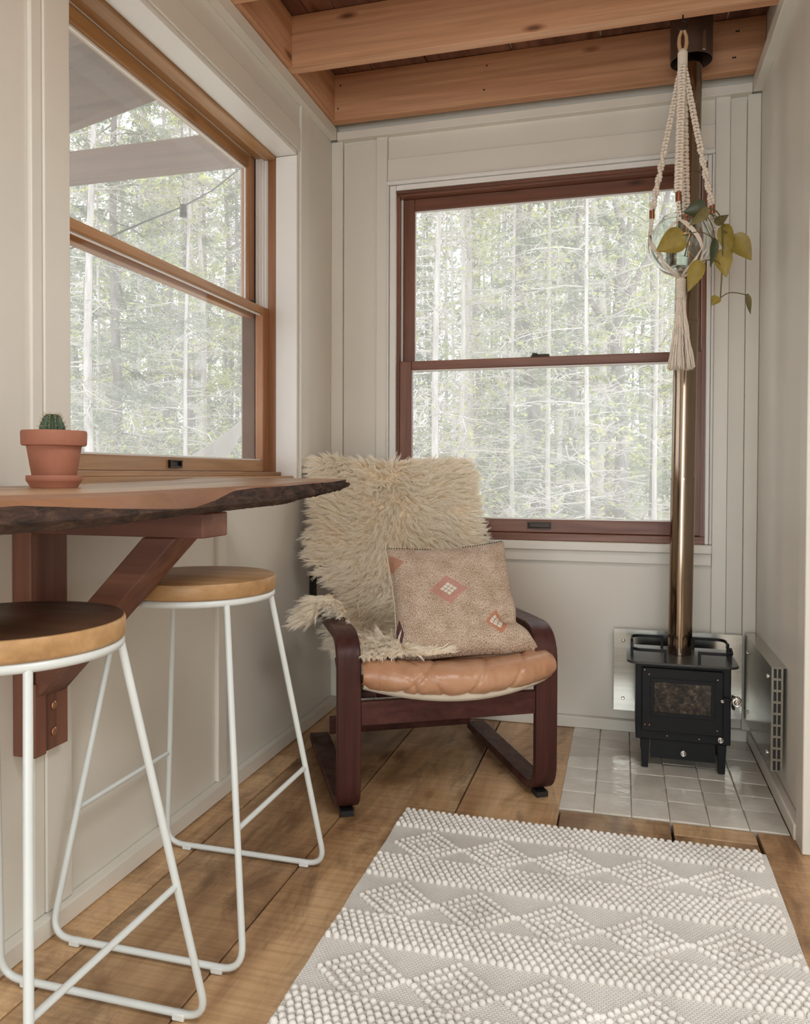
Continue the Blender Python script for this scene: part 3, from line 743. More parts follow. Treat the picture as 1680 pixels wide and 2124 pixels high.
def wool_mat():
    m, nt, b = new_mat('cream_wool')
    hi = nt.nodes.new('ShaderNodeHairInfo')
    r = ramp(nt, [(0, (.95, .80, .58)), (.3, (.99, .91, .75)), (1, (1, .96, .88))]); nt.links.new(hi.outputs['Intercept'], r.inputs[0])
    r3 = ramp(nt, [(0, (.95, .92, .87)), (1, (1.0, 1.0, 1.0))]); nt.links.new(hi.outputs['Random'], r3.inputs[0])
    nt.links.new(mix(nt, 1, r.outputs[0], r3.outputs[0], 'MULTIPLY'), b.inputs['Base Color'])
    b.inputs['Roughness'].default_value = .55; b.inputs['Specular IOR Level'].default_value = .25
    tl = nt.nodes.new('ShaderNodeBsdfTranslucent'); tl.inputs[0].default_value = (.95, .86, .72, 1); mx = nt.nodes.new('ShaderNodeMixShader'); mx.inputs[0].default_value = .15
    nt.links.new(b.outputs[0], mx.inputs[1]); nt.links.new(tl.outputs[0], mx.inputs[2]); nt.links.new(mx.outputs[0], nt.nodes['Material Output'].inputs[0])
    return m
def wool():
    R = np.random.RandomState(5)
    NC, NS, K = 7200, 11, 8
    pos = []; rad = []
    cu, cv = R.rand(NC), R.rand(NC)
    for ci in range(NC):
        u, v = cu[ci], cv[ci]
        if R.rand() < .10: u = R.choice([R.rand()*.03, 1-R.rand()*.03])
        e = .012
        p = sk_pt(u, v); pu = sk_pt(min(1, u+e), v) - sk_pt(max(0, u-e), v); pv = sk_pt(u, min(1, v+e)) - sk_pt(u, max(0, v-e))
        tu, tv = pu.normalized(), pv.normalized(); n = tv.cross(tu).normalized()
        if v > .28 and n.dot(CH.to_3x3() @ Vector((0, -1, .6))) < 0: n = -n
        if v <= .28 and n.dot(p - ct(0, .80, .86)) < 0: n = -n
        # comb: outwards from the middle line, swirl by noise; upwards at the head edge
        sgn = (u-.5)*2
        ang = mnoise.noise((u*3.2, v*5.5, 4.0))*1.5
        side = math.copysign(abs(sgn)**.5, sgn)
        cmb = tu*(side*1.25) + tv*(.35 if v > .45 else (.1 if v > .3 else -.2)) 
        cmb = cmb*math.cos(ang) + n.cross(cmb)*math.sin(ang)
        if abs(sgn) < .3: cmb = cmb + tv*.5
        lift = .5 if v > .3 else .75
        spill = v > .66 and u < .38
        if spill:                                   # long locks hang outwards and down over the arm rest
            n = (n + Vector((0, 0, .9))).normalized(); out = CH.to_3x3() @ Vector((-1, -.25, -.15))
            cmb = (out if v < .85 else CH.to_3x3() @ Vector((-.35, -1, -.1)))*(1.0 if u < .25 else .6) + Vector((0, 0, -.15)); lift = .35
        L = .052*(.8+.45*R.rand())
        if v > .93: L *= .75
        if spill and v < .85: L *= 1.2
        d0 = (n*(lift+.5*R.rand()) + cmb*.75 + Vector(R.randn(3)*.16)).normalized()
        d1 = (n*.12 + cmb + Vector((0, 0, -.30)) + Vector(R.randn(3)*.30)).normalized()
        wob = Vector(R.randn(3)); wob = (wob - d1*wob.dot(d1)).normalized(); ph = R.rand()*6.28
        tip = p + d0*L*.45 + d1*L*.62
        P = np.empty((NS, K, 3))
        rr = R.randn(NS, 3)*.0056; rt = R.randn(NS, 3)*.0022; ls = .82+.3*R.rand(NS)
        pa, d0a, d1a, wa = np.array(p), np.array(d0), np.array(d1), np.array(wob); na = np.array(n)
        rr -= np.outer(rr@na, na)
        for kk in range(K):
            t = kk/(K-1)
            base = pa + (d0a*(t - .45*t*t) + d1a*(.62*t*t))[None, :]*(L*ls)[:, None]*1.0
            P[:, kk] = base + rr*(1-t)**.8 + rt*t + wa*(math.sin(t*9+ph)*.0034*t)
        pos.append(P)
    A = np.concatenate(pos).astype(np.float32); n_ = A.shape[0]
    hc = bpy.data.hair_curves.new('wool'); hc.add_curves([K]*n_)
    hc.attributes['position'].data.foreach_set('vector', A.reshape(-1))
    ra = hc.attributes.get('radius') or hc.attributes.new('radius', 'FLOAT', 'POINT')
    t = np.linspace(0, 1, K); prof = (.00072*(1-.72*t**2)).astype(np.float32)
    ra.data.foreach_set('value', np.tile(prof, n_))
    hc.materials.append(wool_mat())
    o = bpy.data.objects.new('wool', hc); C.objects.link(o)
    o.parent = sk; o.matrix_parent_inverse = Matrix.Translation(sk.location).inverted(); o['kind'] = 'stuff'
wool()

# ---- kilim cushion
pl = thing('kilim_cushion', 'square speckled grey beige kilim cushion with small diamond motifs on the armchair', 'cushion', tuple(ct(.08, .2, .45)))
def pillow_frame():
    o = ct(.045, .03, .432)                       # middle of the bottom edge
    up_ = (CH.to_3x3() @ Vector((0, .20, .33))).normalized()
    rt = (CH.to_3x3() @ Vector((1, -.12, .0))).normalized()
    rt = (rt - up_*rt.dot(up_)).normalized()
    return o, rt, up_, rt.cross(up_).normalized()     # normal faces the room
PO, PR, PU, PN = pillow_frame()
def pil(u, v, side=1):
    x = (u-.5)*2; y = (v-.5)*2
    puff = (max(0, 1-x**4)*max(0, 1-y**4))**.42
    w_ = .190*(1-.045*(1-y*y)*abs(x)); h_ = .186*(1-.06*(1-x*x)*abs(y))
    X = x*w_; Y = y*h_
    if y < 0: X *= 1+.05*(-y)
    th = .062*puff*(1-.25*max(0, y))
    # dog-eared lower right corner
    k_ = max(0, x-.55)*max(0, -y-.35); X += k_*.13; Y += k_*.03
    cr = math.exp(-((x-.80)/.16)**2 - ((y+.48)/.10)**2)
    th -= side*0 + .035*cr*puff
    X -= .018*math.exp(-((y+.5)/.12)**2)*max(0, x)
    th += side*(.004*mnoise.noise((x*2.3, y*2.3, 1.0)) + .0015*mnoise.noise((x*7, y*7, 2.0)))*puff
    Y += -.008*(1-x*x)*max(0, y)
    return PO + PR*X + PU*(Y+.182) + PN*(side*th)
def kilim_mat():
    m, nt, b = new_mat('speckled_kilim')
    at = nt.nodes.new('ShaderNodeUVMap'); at.uv_map = 'UVMap'
    uv = at.outputs[0]
    v = mapping(nt, (1, 1, 1))
    def N(op, a, b_=None, c=None):
        n = nt.nodes.new('ShaderNodeMath'); n.operation = op
        for i, val in enumerate((a, b_, c)):
            if val is None: continue
            if isinstance(val, bpy.types.NodeSocket): nt.links.new(val, n.inputs[i])
            else: n.inputs[i].default_value = val
        return n.outputs[0]
    mp = nt.nodes.new('ShaderNodeMapping'); mp.inputs['Scale'].default_value = (190, 120, 1); nt.links.new(uv, mp.inputs[0])
    n1 = noise(nt, mp.outputs[0], 1, 3, .7); n2 = noise(nt, uv, 7, 4, .6); n3 = noise(nt, uv, 85, 2, .6)
    r1 = ramp(nt, [(.38, (.13, .085, .055)), (.48, (.54, .41, .30)), (.62, (.80, .69, .57))]); nt.links.new(n1.outputs[0], r1.inputs[0])
    r2 = ramp(nt, [(.35, (.80, .74, .68)), (.65, (1.06, 1.05, 1.08))]); nt.links.new(n2.outputs[0], r2.inputs[0])
    col = mix(nt, 1, r1.outputs[0], r2.outputs[0], 'MULTIPLY')
    r3 = ramp(nt, [(.62, (1, 1, 1)), (.67, (.08, .06, .05))]); nt.links.new(n3.outputs[0], r3.inputs[0])
    col = mix(nt, .9, col, r3.outputs[0], 'MULTIPLY')
    sx = nt.nodes.new('ShaderNodeSeparateXYZ'); nt.links.new(uv, sx.inputs[0]); U, V = sx.outputs[0], sx.outputs[1]
    nz = N('MULTIPLY_ADD', n1.outputs[0], .5, -.25)
    def diamond(u0, v0, hw, hh, colr, f, col):
        d = N('ADD', N('DIVIDE', N('ABSOLUTE', N('SUBTRACT', U, u0)), hw), N('DIVIDE', N('ABSOLUTE', N('SUBTRACT', V, v0)), hh))
        d = N('ADD', d, nz)
        k = N('MULTIPLY', N('LESS_THAN', d, 1.0), f)
        return mix(nt, k, col, colr)
    col = diamond(.435, .535, .155, .135, (.50, .20, .17, 1), .62, col)
    col = diamond(.79, .23, .095, .105, (.46, .16, .08, 1), .72, col)
    col = diamond(.02, .83, .10, .085, (.42, .17, .09, 1), .7, col)
    col = diamond(.02, .21, .035, .13, (.09, .025, .04, 1), .9, col)
    nt.links.new(col, b.inputs['Base Color']); b.inputs['Roughness'].default_value = .9
    b.inputs['Specular IOR Level'].default_value = .2
    bump(nt, b, n1.outputs[0], .6, .002); return m
M_KILIM = kilim_mat()
G = 48
for side, nm in ((1, 'front_cover'), (-1, 'back_cover')):
    mb = MB().grid(lambda u, v: pil(u, v, side), G, G)
    o = build(nm, mb, M_KILIM, pl, smooth=True, angle=80)
    ul = o.data.uv_layers.new(name='UVMap')
    for poly in o.data.polygons:
        for li in poly.loop_indices:
            vi = o.data.loops[li].vertex_index; ul.data[li].uv = ((vi % (G+1))/G, (vi//(G+1))/G)
M_CELL = plain('cream_embroidery', (.72, .66, .55), .9, 0, .08, 300, .5, 500)
for (u0, v0, du, dv) in ((.435, .535, .028, .024), (.79, .23, .024, .024)):
    for i in (-1, 0, 1):
        for j in (-1, 0, 1):
            cu_ = u0+(i-j)*du*.86; cv_ = v0+(i+j)*dv*.86
            q = [(cu_, cv_-dv*.72), (cu_+du*.72, cv_), (cu_, cv_+dv*.72), (cu_-du*.72, cv_)]
            build('embroidered_cell', MB().hexa([pil(*k_)-PN*.001 for k_ in q], [pil(*k_)+PN*.003 for k_ in q]), M_CELL, pl)
seam = [pil(0, t/40) for t in range(41)] ; build('edge_seam', MB().tube(seam, .0022, 6), M_CREAMFAB, pl, smooth=True)
dark = plain('dark_stitch', (.05, .03, .025), .9)
st = MB()
for i in range(46):
    u = .02+i*.021
    if .36 < u < .62: continue
    a, b = pil(u, .992), pil(min(1, u+.011), .992); st.tube([a+PN*.002, b+PN*.002], .0016, 5)
build('top_stitches', st, dark, pl, kind='stuff')

# ---- woven rug with bobbles
RX0, RX1, RY0, RY1 = .548, 1.497, .25, 2.143
def rug_mat(name, bob):
    m, nt, b = new_mat(name); v = mapping(nt)
    n = noise(nt, v, 5, 4); n2 = noise(nt, v, 260, 2)
    r = ramp(nt, [(.3, (.72, .69, .645)), (.65, (.84, .82, .78))] if not bob else [(.3, (.68, .645, .59)), (.65, (.85, .82, .77))]); nt.links.new(n.outputs[0], r.inputs[0])
    nt.links.new(r.outputs[0], b.inputs['Base Color']); b.inputs['Roughness'].default_value = .95; b.inputs['Specular IOR Level'].default_value = .15
    if bob: bump(nt, b, n2.outputs[0], .5, .002)
    else:
        ck = nt.nodes.new('ShaderNodeTexBrick'); ck.offset = .5; ck.inputs['Scale'].default_value = 1; ck.inputs['Brick Width'].default_value = .0085; ck.inputs['Row Height'].default_value = .0055; ck.inputs['Mortar Size'].default_value = .0013; ck.inputs['Mortar Smooth'].default_value = 1
        nt.links.new(v, ck.inputs['Vector'])
        inv = nt.nodes.new('ShaderNodeMath'); inv.operation = 'SUBTRACT'; inv.inputs[0].default_value = 1; nt.links.new(ck.outputs['Fac'], inv.inputs[1])
        bump(nt, b, inv.outputs[0], .55, .003)
        dk = ramp(nt, [(0, (1, 1, 1)), (1, (.84, .81, .77))]); nt.links.new(ck.outputs['Fac'], dk.inputs[0])
        nt.links.new(mix(nt, 1, r.outputs[0], dk.outputs[0], 'MULTIPLY'), b.inputs['Base Color'])
    return m
M_RUG = rug_mat('flatweave_wool', False); M_BOB = rug_mat('bobble_wool', True)
rg = thing('woven_rug', 'cream woven wool rug with bobble bands and raised diamonds on the plank floor', 'rug', (1.02, 1.2, 0))
def edge_x(y, s): return (RX0 if s < 0 else RX1) + .004*mnoise.noise((y*9, s*3.0, 0))
mb = MB(); ny = 120
vs = []; fs = []
for j in range(ny+1):
    y = RY0+(RY1-RY0)*j/ny; xa, xb = edge_x(y, -1), edge_x(y, 1)
    vs += [(xa, y, .0004), (xa, y, .0085), (xb, y, .0085), (xb, y, .0004)]
for j in range(ny):
    for k in range(4): fs.append((j*4+k, j*4+(k+1) % 4, (j+1)*4+(k+1) % 4, (j+1)*4+k))
fs += [(0, 1, 2, 3), tuple(ny*4+k for k in (3, 2, 1, 0))]
build('flatweave_ground', mb.add(vs, fs), M_RUG, rg)
PER = .267
def bob(mb, x, y, rx, ry, h):
    j = rng.uniform
    mb.ball((x+j(-.0012, .0012), y+j(-.0012, .0012), .0085+h*.28), rx*j(.92, 1.08), ry*j(.9, 1.1), h*j(.85, 1.1), 7, 4)
for p in range(7):
    yc = 2.093 - PER*p                              # band of bobbles
    if yc-.05 < RY0: break
    mb = MB(); rows_ = 7; sp_ = .0172
    for r_ in range(rows_):
        y = yc+.046-(.092/(rows_-1))*r_
        n_ = int((RX1-RX0-.012)/sp_)
        for i in range(n_):
            x = RX0+.010+sp_*(i+.5*(r_ % 2))+.004*mnoise.noise((y*9, -3.0, 0))
            bob(mb, x, y, .0083, .0075, .0088)
    build('bobble_band', mb, M_BOB, rg, smooth=True, angle=180, kind='stuff')
    yd = yc-.147                                    # row of raised diamonds
    mb = MB()
    for k_ in range(6):
        xd = .663+.178*k_-(.0 if p % 2 == 0 else .006)
        for q in (1.0, .64, .28):
            hw, hh = .083*q, .074*q; n_ = max(2, int(round(math.hypot(hw, hh)/.0150)))
            for s_ in range(4):
                for i in range(n_):
                    t = i/n_
                    cs = [(1, 0), (0, 1), (-1, 0), (0, -1)]; c0, c1 = cs[s_], cs[(s_+1) % 4]
                    x = xd+hw*(c0[0]*(1-t)+c1[0]*t); y = yd+hh*(c0[1]*(1-t)+c1[1]*t)
                    if RX0+.006 < x < RX1-.006: bob(mb, x, y, .0084, .0062, .0072)
    build('diamond_row', mb, M_BOB, rg, smooth=True, angle=180, kind='stuff')

# ================================================================== STOVE CORNER
sv = thing('wood_stove', 'small black cast iron wood stove with glass door on the tiled hearth', 'stove', (1.333, 2.80, 0))
M_BLKX = M_BLACK
bx0, bx1, by0, by1, bz0, bz1 = 1.187, 1.480, 2.692, 2.905, .098, .352
build('body', MB().box(bx0, bx1, by0, by1, bz0, bz1), M_BLKX, sv, bevel=.003)
def rrect(x0, x1, y0, y1, r, n=6):
    out = []
    for cx_, cy_, a0 in ((x1-r, y1-r, 0), (x0+r, y1-r, 90), (x0+r, y0+r, 180), (x1-r, y0+r, 270)):
        for k in range(n+1):
            a = math.radians(a0+90*k/n); out.append((cx_+r*math.cos(a), cy_+r*math.sin(a)))
    return out
def plate(mb, poly, z0, z1): return mb.hexa([(x, y, z0) for x, y in poly], [(x, y, z1) for x, y in poly])
build('top_plate', plate(MB(), rrect(1.157, 1.502, 2.655, 2.925, .035), .3525, .3605), M_BLACK_TOP, sv, bevel=.0015)
# pot rails: a flat bar on two posts round each corner of the top
for sx_ in (-1, 1):
    for sy_ in (-1, 1):
        xc, yc_ = 1.3295, 2.79
        P = lambda x, y: (xc+sx_*x, yc_+sy_*y)
        pts = fillet([P(.052, .118), P(.155, .118), P(.155, .035)], .035, 6)
        q = MB(); h0, h1 = .3915, .401
        L, Rr = [], []
        for i, p in enumerate(pts):
            d = (pts[min(i+1, len(pts)-1)]-pts[max(i-1, 0)]).normalized(); n_ = Vector((-d.y, d.x))*.002
            L.append(p+n_); Rr.append(p-n_)
        vs = []; fs = []
        for a, b in zip(L, Rr): vs += [(a.x, a.y, h0), (b.x, b.y, h0), (b.x, b.y, h1), (a.x, a.y, h1)]
        for i in range(len(L)-1):
            for k in range(4): fs.append((i*4+k, i*4+(k+1) % 4, (i+1)*4+(k+1) % 4, (i+1)*4+k))
        fs += [(0, 1, 2, 3), tuple((len(L)-1)*4+k for k in (3, 2, 1, 0))]
        q.add(vs, fs)
        for p in (pts[0], pts[-1]): q.box(p.x-.0045, p.x+.0045, p.y-.0045, p.y+.0045, .3605, h1)
        build('pot_rail', q, M_BLACK, sv)
for x in (1.203, 1.440):
    for y in (2.692, 2.875):
        q = MB().hexa([(x+.004, y+.002, .0042), (x+.024, y+.002, .0042), (x+.024, y+.026, .0042), (x+.004, y+.026, .0042)], [(x, y, .098), (x+.028, y, .098), (x+.028, y+.03, .098), (x, y+.03, .098)])
        build('leg', q, M_BLACK, sv, bevel=.001)
build('ash_panel', MB().box(1.235, 1.436, 2.702, 2.708, .035, .0978), M_BLACK, sv, bevel=.001)
fd = build('door', MB().box(1.205, 1.456, 2.680, 2.6915, .128, .338), M_BLACK, sv, bevel=.003)
build('door_frame', MB().box(1.232, 1.431, 2.6765, 2.6798, .292, .305).box(1.232, 1.431, 2.6765, 2.6798, .181, .194).box(1.232, 1.244, 2.6765, 2.6798, .194, .292).box(1.419, 1.431, 2.6765, 2.6798, .194, .292), M_BLACK, fd, bevel=.001)
def soot_mat():
    m, nt, b = new_mat('sooty_stove_glass'); v = mapping(nt, (1, 1, 1)); n = noise(nt, v, 60, 7, .75, .4)
    r = ramp(nt, [(.42, (.016, .013, .011)), (.56, (.05, .038, .028)), (.7, (.22, .16, .11))]); nt.links.new(n.outputs[0], r.inputs[0]); nt.links.new(r.outputs[0], b.inputs['Base Color']); b.inputs['Roughness'].default_value = .12; return m
build('door_glass', MB().box(1.2442, 1.4188, 2.6782, 2.6799, .1942, .2918), soot_mat(), fd)
for x, z, m in ((1.228, .316, M_BRASS), (1.438, .312, M_CHROME), (1.230, .150, M_BRASS), (1.438, .148, M_BRASS), (1.286, .115, M_CHROME), (1.385, .113, M_CHROME), (1.214, .330, M_CHROME), (1.216, .150, M_BRASS)):
    yf = 2.680 if z > .128 else 2.692
    build('screw', MB().lathe([(.0028, yf-.0005), (.0028, yf-.002), (.0018, yf-.0035), (.0001, yf-.0036)], (x, 0, z), 10, 'y'), m, sv)
def coil_knob(c, r, ln, parent, nm):
    q = MB(); pts = []
    turns = 5
    for k in range(turns*14+1):
        t = k/(turns*14); a = 2*PI*turns*t
        rr = r*(1-.12*abs(2*t-1)**3)
        pts.append((c[0]+rr*math.cos(a), c[1]-ln*t, c[2]+rr*math.sin(a)))
    q.tube(pts, ln/turns*.42, 6)
    pts = []
    for k in range(36):
        t = k/35; a = 2*PI*2.2*t; rr = r*(1-t*.85); pts.append((c[0]+rr*math.cos(a), c[1]-ln, c[2]+rr*math.sin(a)))
    q.tube(pts, r*.13, 6)
    q.lathe([(r*.3, c[1]), (r*.3, c[1]-ln*.9), (.0001, c[1]-ln*.9)], (c[0], 0, c[2]), 10, 'y')
    return build(nm, q, M_CHROME, parent, smooth=True, angle=80)
coil_knob((1.492, 2.672, .253), .0135, .03, sv, 'coil_handle')
coil_knob((1.449, 2.690, .118), .0085, .012, sv, 'air_knob')
coil_knob((1.337, 2.700, .060), .0085, .012, sv, 'air_knob')
build('latch', MB().box(1.4815, 1.489, 2.668, 2.70, .222, .262).box(1.452, 1.492, 2.672, 2.679, .248, .256), M_BLACK, sv, bevel=.001)
build('latch_bolt', MB().lathe([(.005, 2.6795), (.005, 2.672), (.0025, 2.671), (.0025, 2.664), (.0001, 2.664)], (1.452, 0, .246), 12, 'y'), M_CHROME, sv, smooth=True)

pp = thing('stove_pipe', 'tall shiny steel flue pipe rising from the black stove to the ceiling', 'pipe', (1.330, 2.818, .361))
XB, YB, XT, YT = 1.331, 2.818, 1.352, 2.828
def paxis(z): t = (z-.361)/(2.56-.361); return (XB+(XT-XB)*t, YB+(YT-YB)*t, z)
zc = [.3612, .955, 1.49, 1.985, 2.56]
for i in range(4):
    r = .0395 - .001*i
    build('pipe_section', MB().tube([paxis(zc[i]), paxis(zc[i+1]+.0)], r, 40), M_PIPE, pp, smooth=True, angle=50)
    if i: build('pipe_joint', MB().tube([paxis(zc[i]-.003), paxis(zc[i]+.003)], r+.0025, 40), M_PIPE, pp, smooth=True, angle=50)
build('pipe_seam', MB().tube([paxis(.37)[:1]+(paxis(.37)[1]-.0395, .37), (paxis(2.36)[0]-.001, paxis(2.36)[1]-.0368, 2.36)], .0012, 6), M_PIPE, pp)
q = MB(); c_ = paxis(2.45); n = 48; vs = []; fs = []
for k in range(n):
    a = 2*PI*k/n
    for (r, z) in ((.068, 2.362), (.068, 2.5655), (.066, 2.5655), (.066, 2.362)): vs.append((c_[0]+r*math.cos(a), c_[1]+r*math.sin(a)+.0, z))
for k in range(n):
    k2 = (k+1) % n
    for j in range(4): fs.append((k*4+j, k2*4+j, k2*4+(j+1) % 4, k*4+(j+1) % 4))
build('ceiling_collar', q.add(vs, fs), M_GALV, pp, smooth=True, angle=50)
build('collar_clip', MB().box(c_[0]+.030, c_[0]+.040, c_[1]-.0665, c_[1]-.0605, 2.365, 2.43), M_STEEL, pp, bevel=.001)

# ---- stainless heat shields
def shield_mat():
    m, nt, b = new_mat('satin_stainless_sheet'); b.inputs['Metallic'].default_value = 1
    v = mapping(nt, (2, 2, 90)); n = noise(nt, v, 1, 3); r = ramp(nt, [(.3, (.50, .49, .44)), (.7, (.60, .585, .53))]); nt.links.new(n.outputs[0], r.inputs[0]); nt.links.new(r.outputs[0], b.inputs['Base Color'])
    b.inputs['Roughness'].default_value = .2; b.inputs['Anisotropic'].default_value = .3; return m
M_SHIELD = shield_mat()
hs = thing('back_heat_shield', 'stainless steel heat shield sheet on the wall behind the stove', 'heat shield', (1.34, 3.03, .24))
build('sheet', MB().box(1.113, 1.557, 3.0255, 3.0275, .090, .393), M_SHIELD, hs)
build('top_flange', MB().box(1.113, 1.557, 3.0276, 3.049, .3915, .393).box(1.113, 1.1145, 3.0276, 3.049, .09, .3914), M_SHIELD, hs)
def bolts(lst, parent, ax):
    for (x, y, z) in lst:
        if ax == 'y': q = MB().lathe([(.0065, y), (.0065, y-.002), (.0042, y-.005), (.0001, y-.0052)], (x, 0, z), 14, 'y')
        else: q = MB().lathe([(.0065, x), (.0065, x-.002), (.0042, x-.005), (.0001, x-.0052)], (0, y, z), 14, 'x')
        build('bolt', q, M_CHROME, parent, smooth=True, angle=50)
bolts([(1.146, 3.0255, .352), (1.146, 3.0255, .135), (1.508, 3.0255, .348), (1.508, 3.0255, .135)], hs, 'y')
for x_, z_ in ((1.508, .348), (1.146, .352)): build('standoff', MB().lathe([(.006, 3.0277), (.006, 3.078 if x_ < 1.2 else 3.067)], (x_, 0, z_), 10, 'y'), M_STEEL, hs)
hr = thing('side_heat_shield', 'stainless steel heat shield on the right wall with slotted front edge', 'heat shield', (1.566, 2.76, .24))
build('sheet', MB().box(1.5655, 1.5675, 2.502, 3.024, .098, .404), M_SHIELD, hr)
build('top_flange', MB().box(1.5676, 1.6075, 2.502, 3.024, .4022, .404), M_SHIELD, hr)
q = MB(); z0, z1 = .098, .404; q.box(1.5655, 1.5715, 2.5, 2.5018, z0, z1); q.box(1.5795, 1.5835, 2.5, 2.5018, z0, z1); q.box(1.5915, 1.5975, 2.5, 2.5018, z0, z1)
ns = 9
for k in range(ns+1):
    zz = z0+(z1-z0)*k/ns
    for xa, xb in ((1.5715, 1.5795), (1.5835, 1.5915)): q.box(xa, xb, 2.5, 2.5018, max(z0, zz-.0035), min(z1, zz+.0035))
build('slotted_flange', q, M_SHIELD, hr)
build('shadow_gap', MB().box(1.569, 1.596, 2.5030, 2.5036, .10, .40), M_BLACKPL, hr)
bolts([(1.5655, 2.555, .365), (1.5655, 2.555, .135), (1.5655, 2.955, .345), (1.5655, 2.955, .14)], hr, 'x')
build('standoff', MB().lathe([(.006, 1.5676), (.006, 1.608)], (0, 2.955, .345), 10, 'x'), M_STEEL, hr)

# ---- black wall outlet behind the chair
wo = thing('wall_outlet', 'black wall outlet low on the left wall behind the armchair', 'outlet', (-.03, 2.856, .53))
build('cover_plate', MB().box(-.0298, -.024, 2.825, 2.89, .478, .585), M_BLACKPL, wo, bevel=.002)
build('socket', MB().box(-.0242, -.021, 2.843, 2.872, .535, .568).box(-.0242, -.021, 2.843, 2.872, .492, .525), M_BLACKPL, wo, bevel=.002)

# ================================================================== HANGING PLANT
BC = Vector((1.307, 2.575, 1.685)); BR = .094
hk = tag(build('ceiling_hook', MB().tube([(1.307, 2.575, 2.386), (1.307, 2.575, 2.366)] + [(1.307+.013*math.sin(a), 2.575, 2.352+.013*math.cos(a)) for a in [0.2+.42*k for k in range(11)]], .0024, 8), M_DARKMETAL, smooth=True, angle=80), 'dark metal hook screwed into the underside of the beam', 'hook')
mh = thing('macrame_hanger', 'cream knotted cotton macrame plant hanger hanging from a ceiling hook', 'plant hanger', (1.307, 2.575, 1.3))
TOPP = Vector((1.307, 2.575, 2.262))
for sx_ in (-1, 1):
    build('top_loop', MB().tube([(1.307+sx_*.004, 2.575, 2.336), (1.307+sx_*.010, 2.575, 2.318), (1.307+sx_*.011, 2.573, 2.296), (1.307+sx_*.006, 2.573, 2.268)], [.0045, .005, .006, .006], 8), plain('raffia_loop', (.5, .31, .16), .8) if sx_ < 0 else bpy.data.materials['raffia_loop'], mh, smooth=True)
q = MB()
for k in range(11): q.tube([(1.307+.0125*math.cos(a), 2.575+.0125*math.sin(a), 2.268-.0042*k) for a in [2*PI*i/14 for i in range(14)]], .0026, 5, closed=True)
q.lathe([(.011, 2.222), (.0115, 2.275), (.006, 2.280)], (1.307, 2.575, 0), 12)
build('wrapped_collar', q, M_ROPE, mh, smooth=True, angle=80)
def knots(A, B, wide, step, flat=.6):
    q = MB(); A, B = Vector(A), Vector(B); L = (B-A).length; n = max(3, int(L/step)); d = (B-A)/n
    ax = Vector((1, 0, 0)) if abs(d.normalized().x) < .9 else Vector((0, 1, 0))
    for i in range(n):
        c = A+d*(i+.5); tw = i*.0; s_ = 1 if i % 2 else -1
        c2 = c+Vector((rng.uniform(-.0006, .0006),)*3)
        q.ball((c2.x-wide*.36, c2.y-.0015, c2.z+step*.10*s_), wide*.36, wide*flat, step*.62, 7, 5)
        q.ball((c2.x+wide*.36, c2.y-.0015, c2.z-step*.10*s_), wide*.36, wide*flat, step*.62, 7, 5)
        q.ball((c2.x+s_*wide*.10, c2.y-wide*.35, c2.z), wide*.52, wide*.35, step*.34, 7, 5)
    return q
def spiral(A, B, rad, step):
    q = MB(); A, B = Vector(A), Vector(B); L = (B-A).length; n = int(L/step); d = (B-A)/n
    for i in range(n):
        c = A+d*(i+.5); a = i*.75
        q.ball((c.x+rad*.55*math.cos(a), c.y+rad*.55*math.sin(a), c.z), rad*.75, rad*.75, step*.72, 7, 5)
        q.ball((c.x-rad*.55*math.cos(a), c.y-rad*.55*math.sin(a), c.z-step*.3), rad*.7, rad*.7, step*.66, 7, 5)
    return q
ends = [(1.221, 2.575, 1.795), (1.292, 2.482, 1.812), (1.328, 2.665, 1.80), (1.396, 2.575, 1.795)]
starts = [(1.303, 2.572, 2.222), (1.305, 2.565, 2.225), (1.309, 2.585, 2.225), (1.312, 2.577, 2.222)]
for i, (a, b) in enumerate(zip(starts, ends)):
    A, B = Vector(a), Vector(b)
    if i in (1, 2): build('knotted_strap', knots(A, B, .0185, .0098), M_ROPE, mh, smooth=True, angle=180)
    else:
        m_ = A.lerp(B, .58)
        build('knotted_strap', knots(A, m_, .0145, .0100), M_ROPE, mh, smooth=True, angle=180)
        build('twisted_strap', spiral(m_, B, .0092, .0092), M_ROPE, mh, smooth=True, angle=180)
    dd = (B-A).normalized()
    build('copper_bead', MB().tube([B, B-Vector((0, 0, .026)) + dd*.002], .0082, 14), M_COPPER, mh, smooth=True, angle=50)
# cradle: cords run down the bowl, cross in a net and gather under it
bot = Vector((1.308, 2.575, BC.z-BR-.014))
def on_bowl(az, ph, r=BR+.0035): return BC + Vector((r*math.sin(ph)*math.cos(az), r*math.sin(ph)*math.sin(az), r*math.cos(ph)))
azs = [PI, 1.5*PI-.12, .5*PI+.12, 0]
for i, az in enumerate(azs):
    B = Vector(ends[i])-Vector((0, 0, .026)); nxt = {0: -1, 1: 1, 2: -1, 3: 1}
    top_ = on_bowl(az, 1.05 if i in (1, 2) else 1.25)
    build('cradle_cord', knots(B, top_, .009, .0085), M_ROPE, mh, smooth=True, angle=180)
    for s_ in (-1, 1):
        for off in (-.0042, 0, .0042):
            pts = [top_] + [on_bowl(az+s_*(PI/4)*t**.8, (1.05 if i in (1, 2) else 1.25)+(2.05-1.15)*t) + Vector((0, 0, off)) for t in (.2, .4, .6, .8, 1)]
            pts += [on_bowl(az+s_*PI/4*(1-.4*t), 2.05+t*.85) for t in (.3, .6, .9)] + [bot]
            build('net_cord', MB().tube([p_ + Vector((off*.4, -abs(off)*.3, 0)) for p_ in pts], .0024, 6), M_ROPE, mh, smooth=True, angle=180)
q = MB()
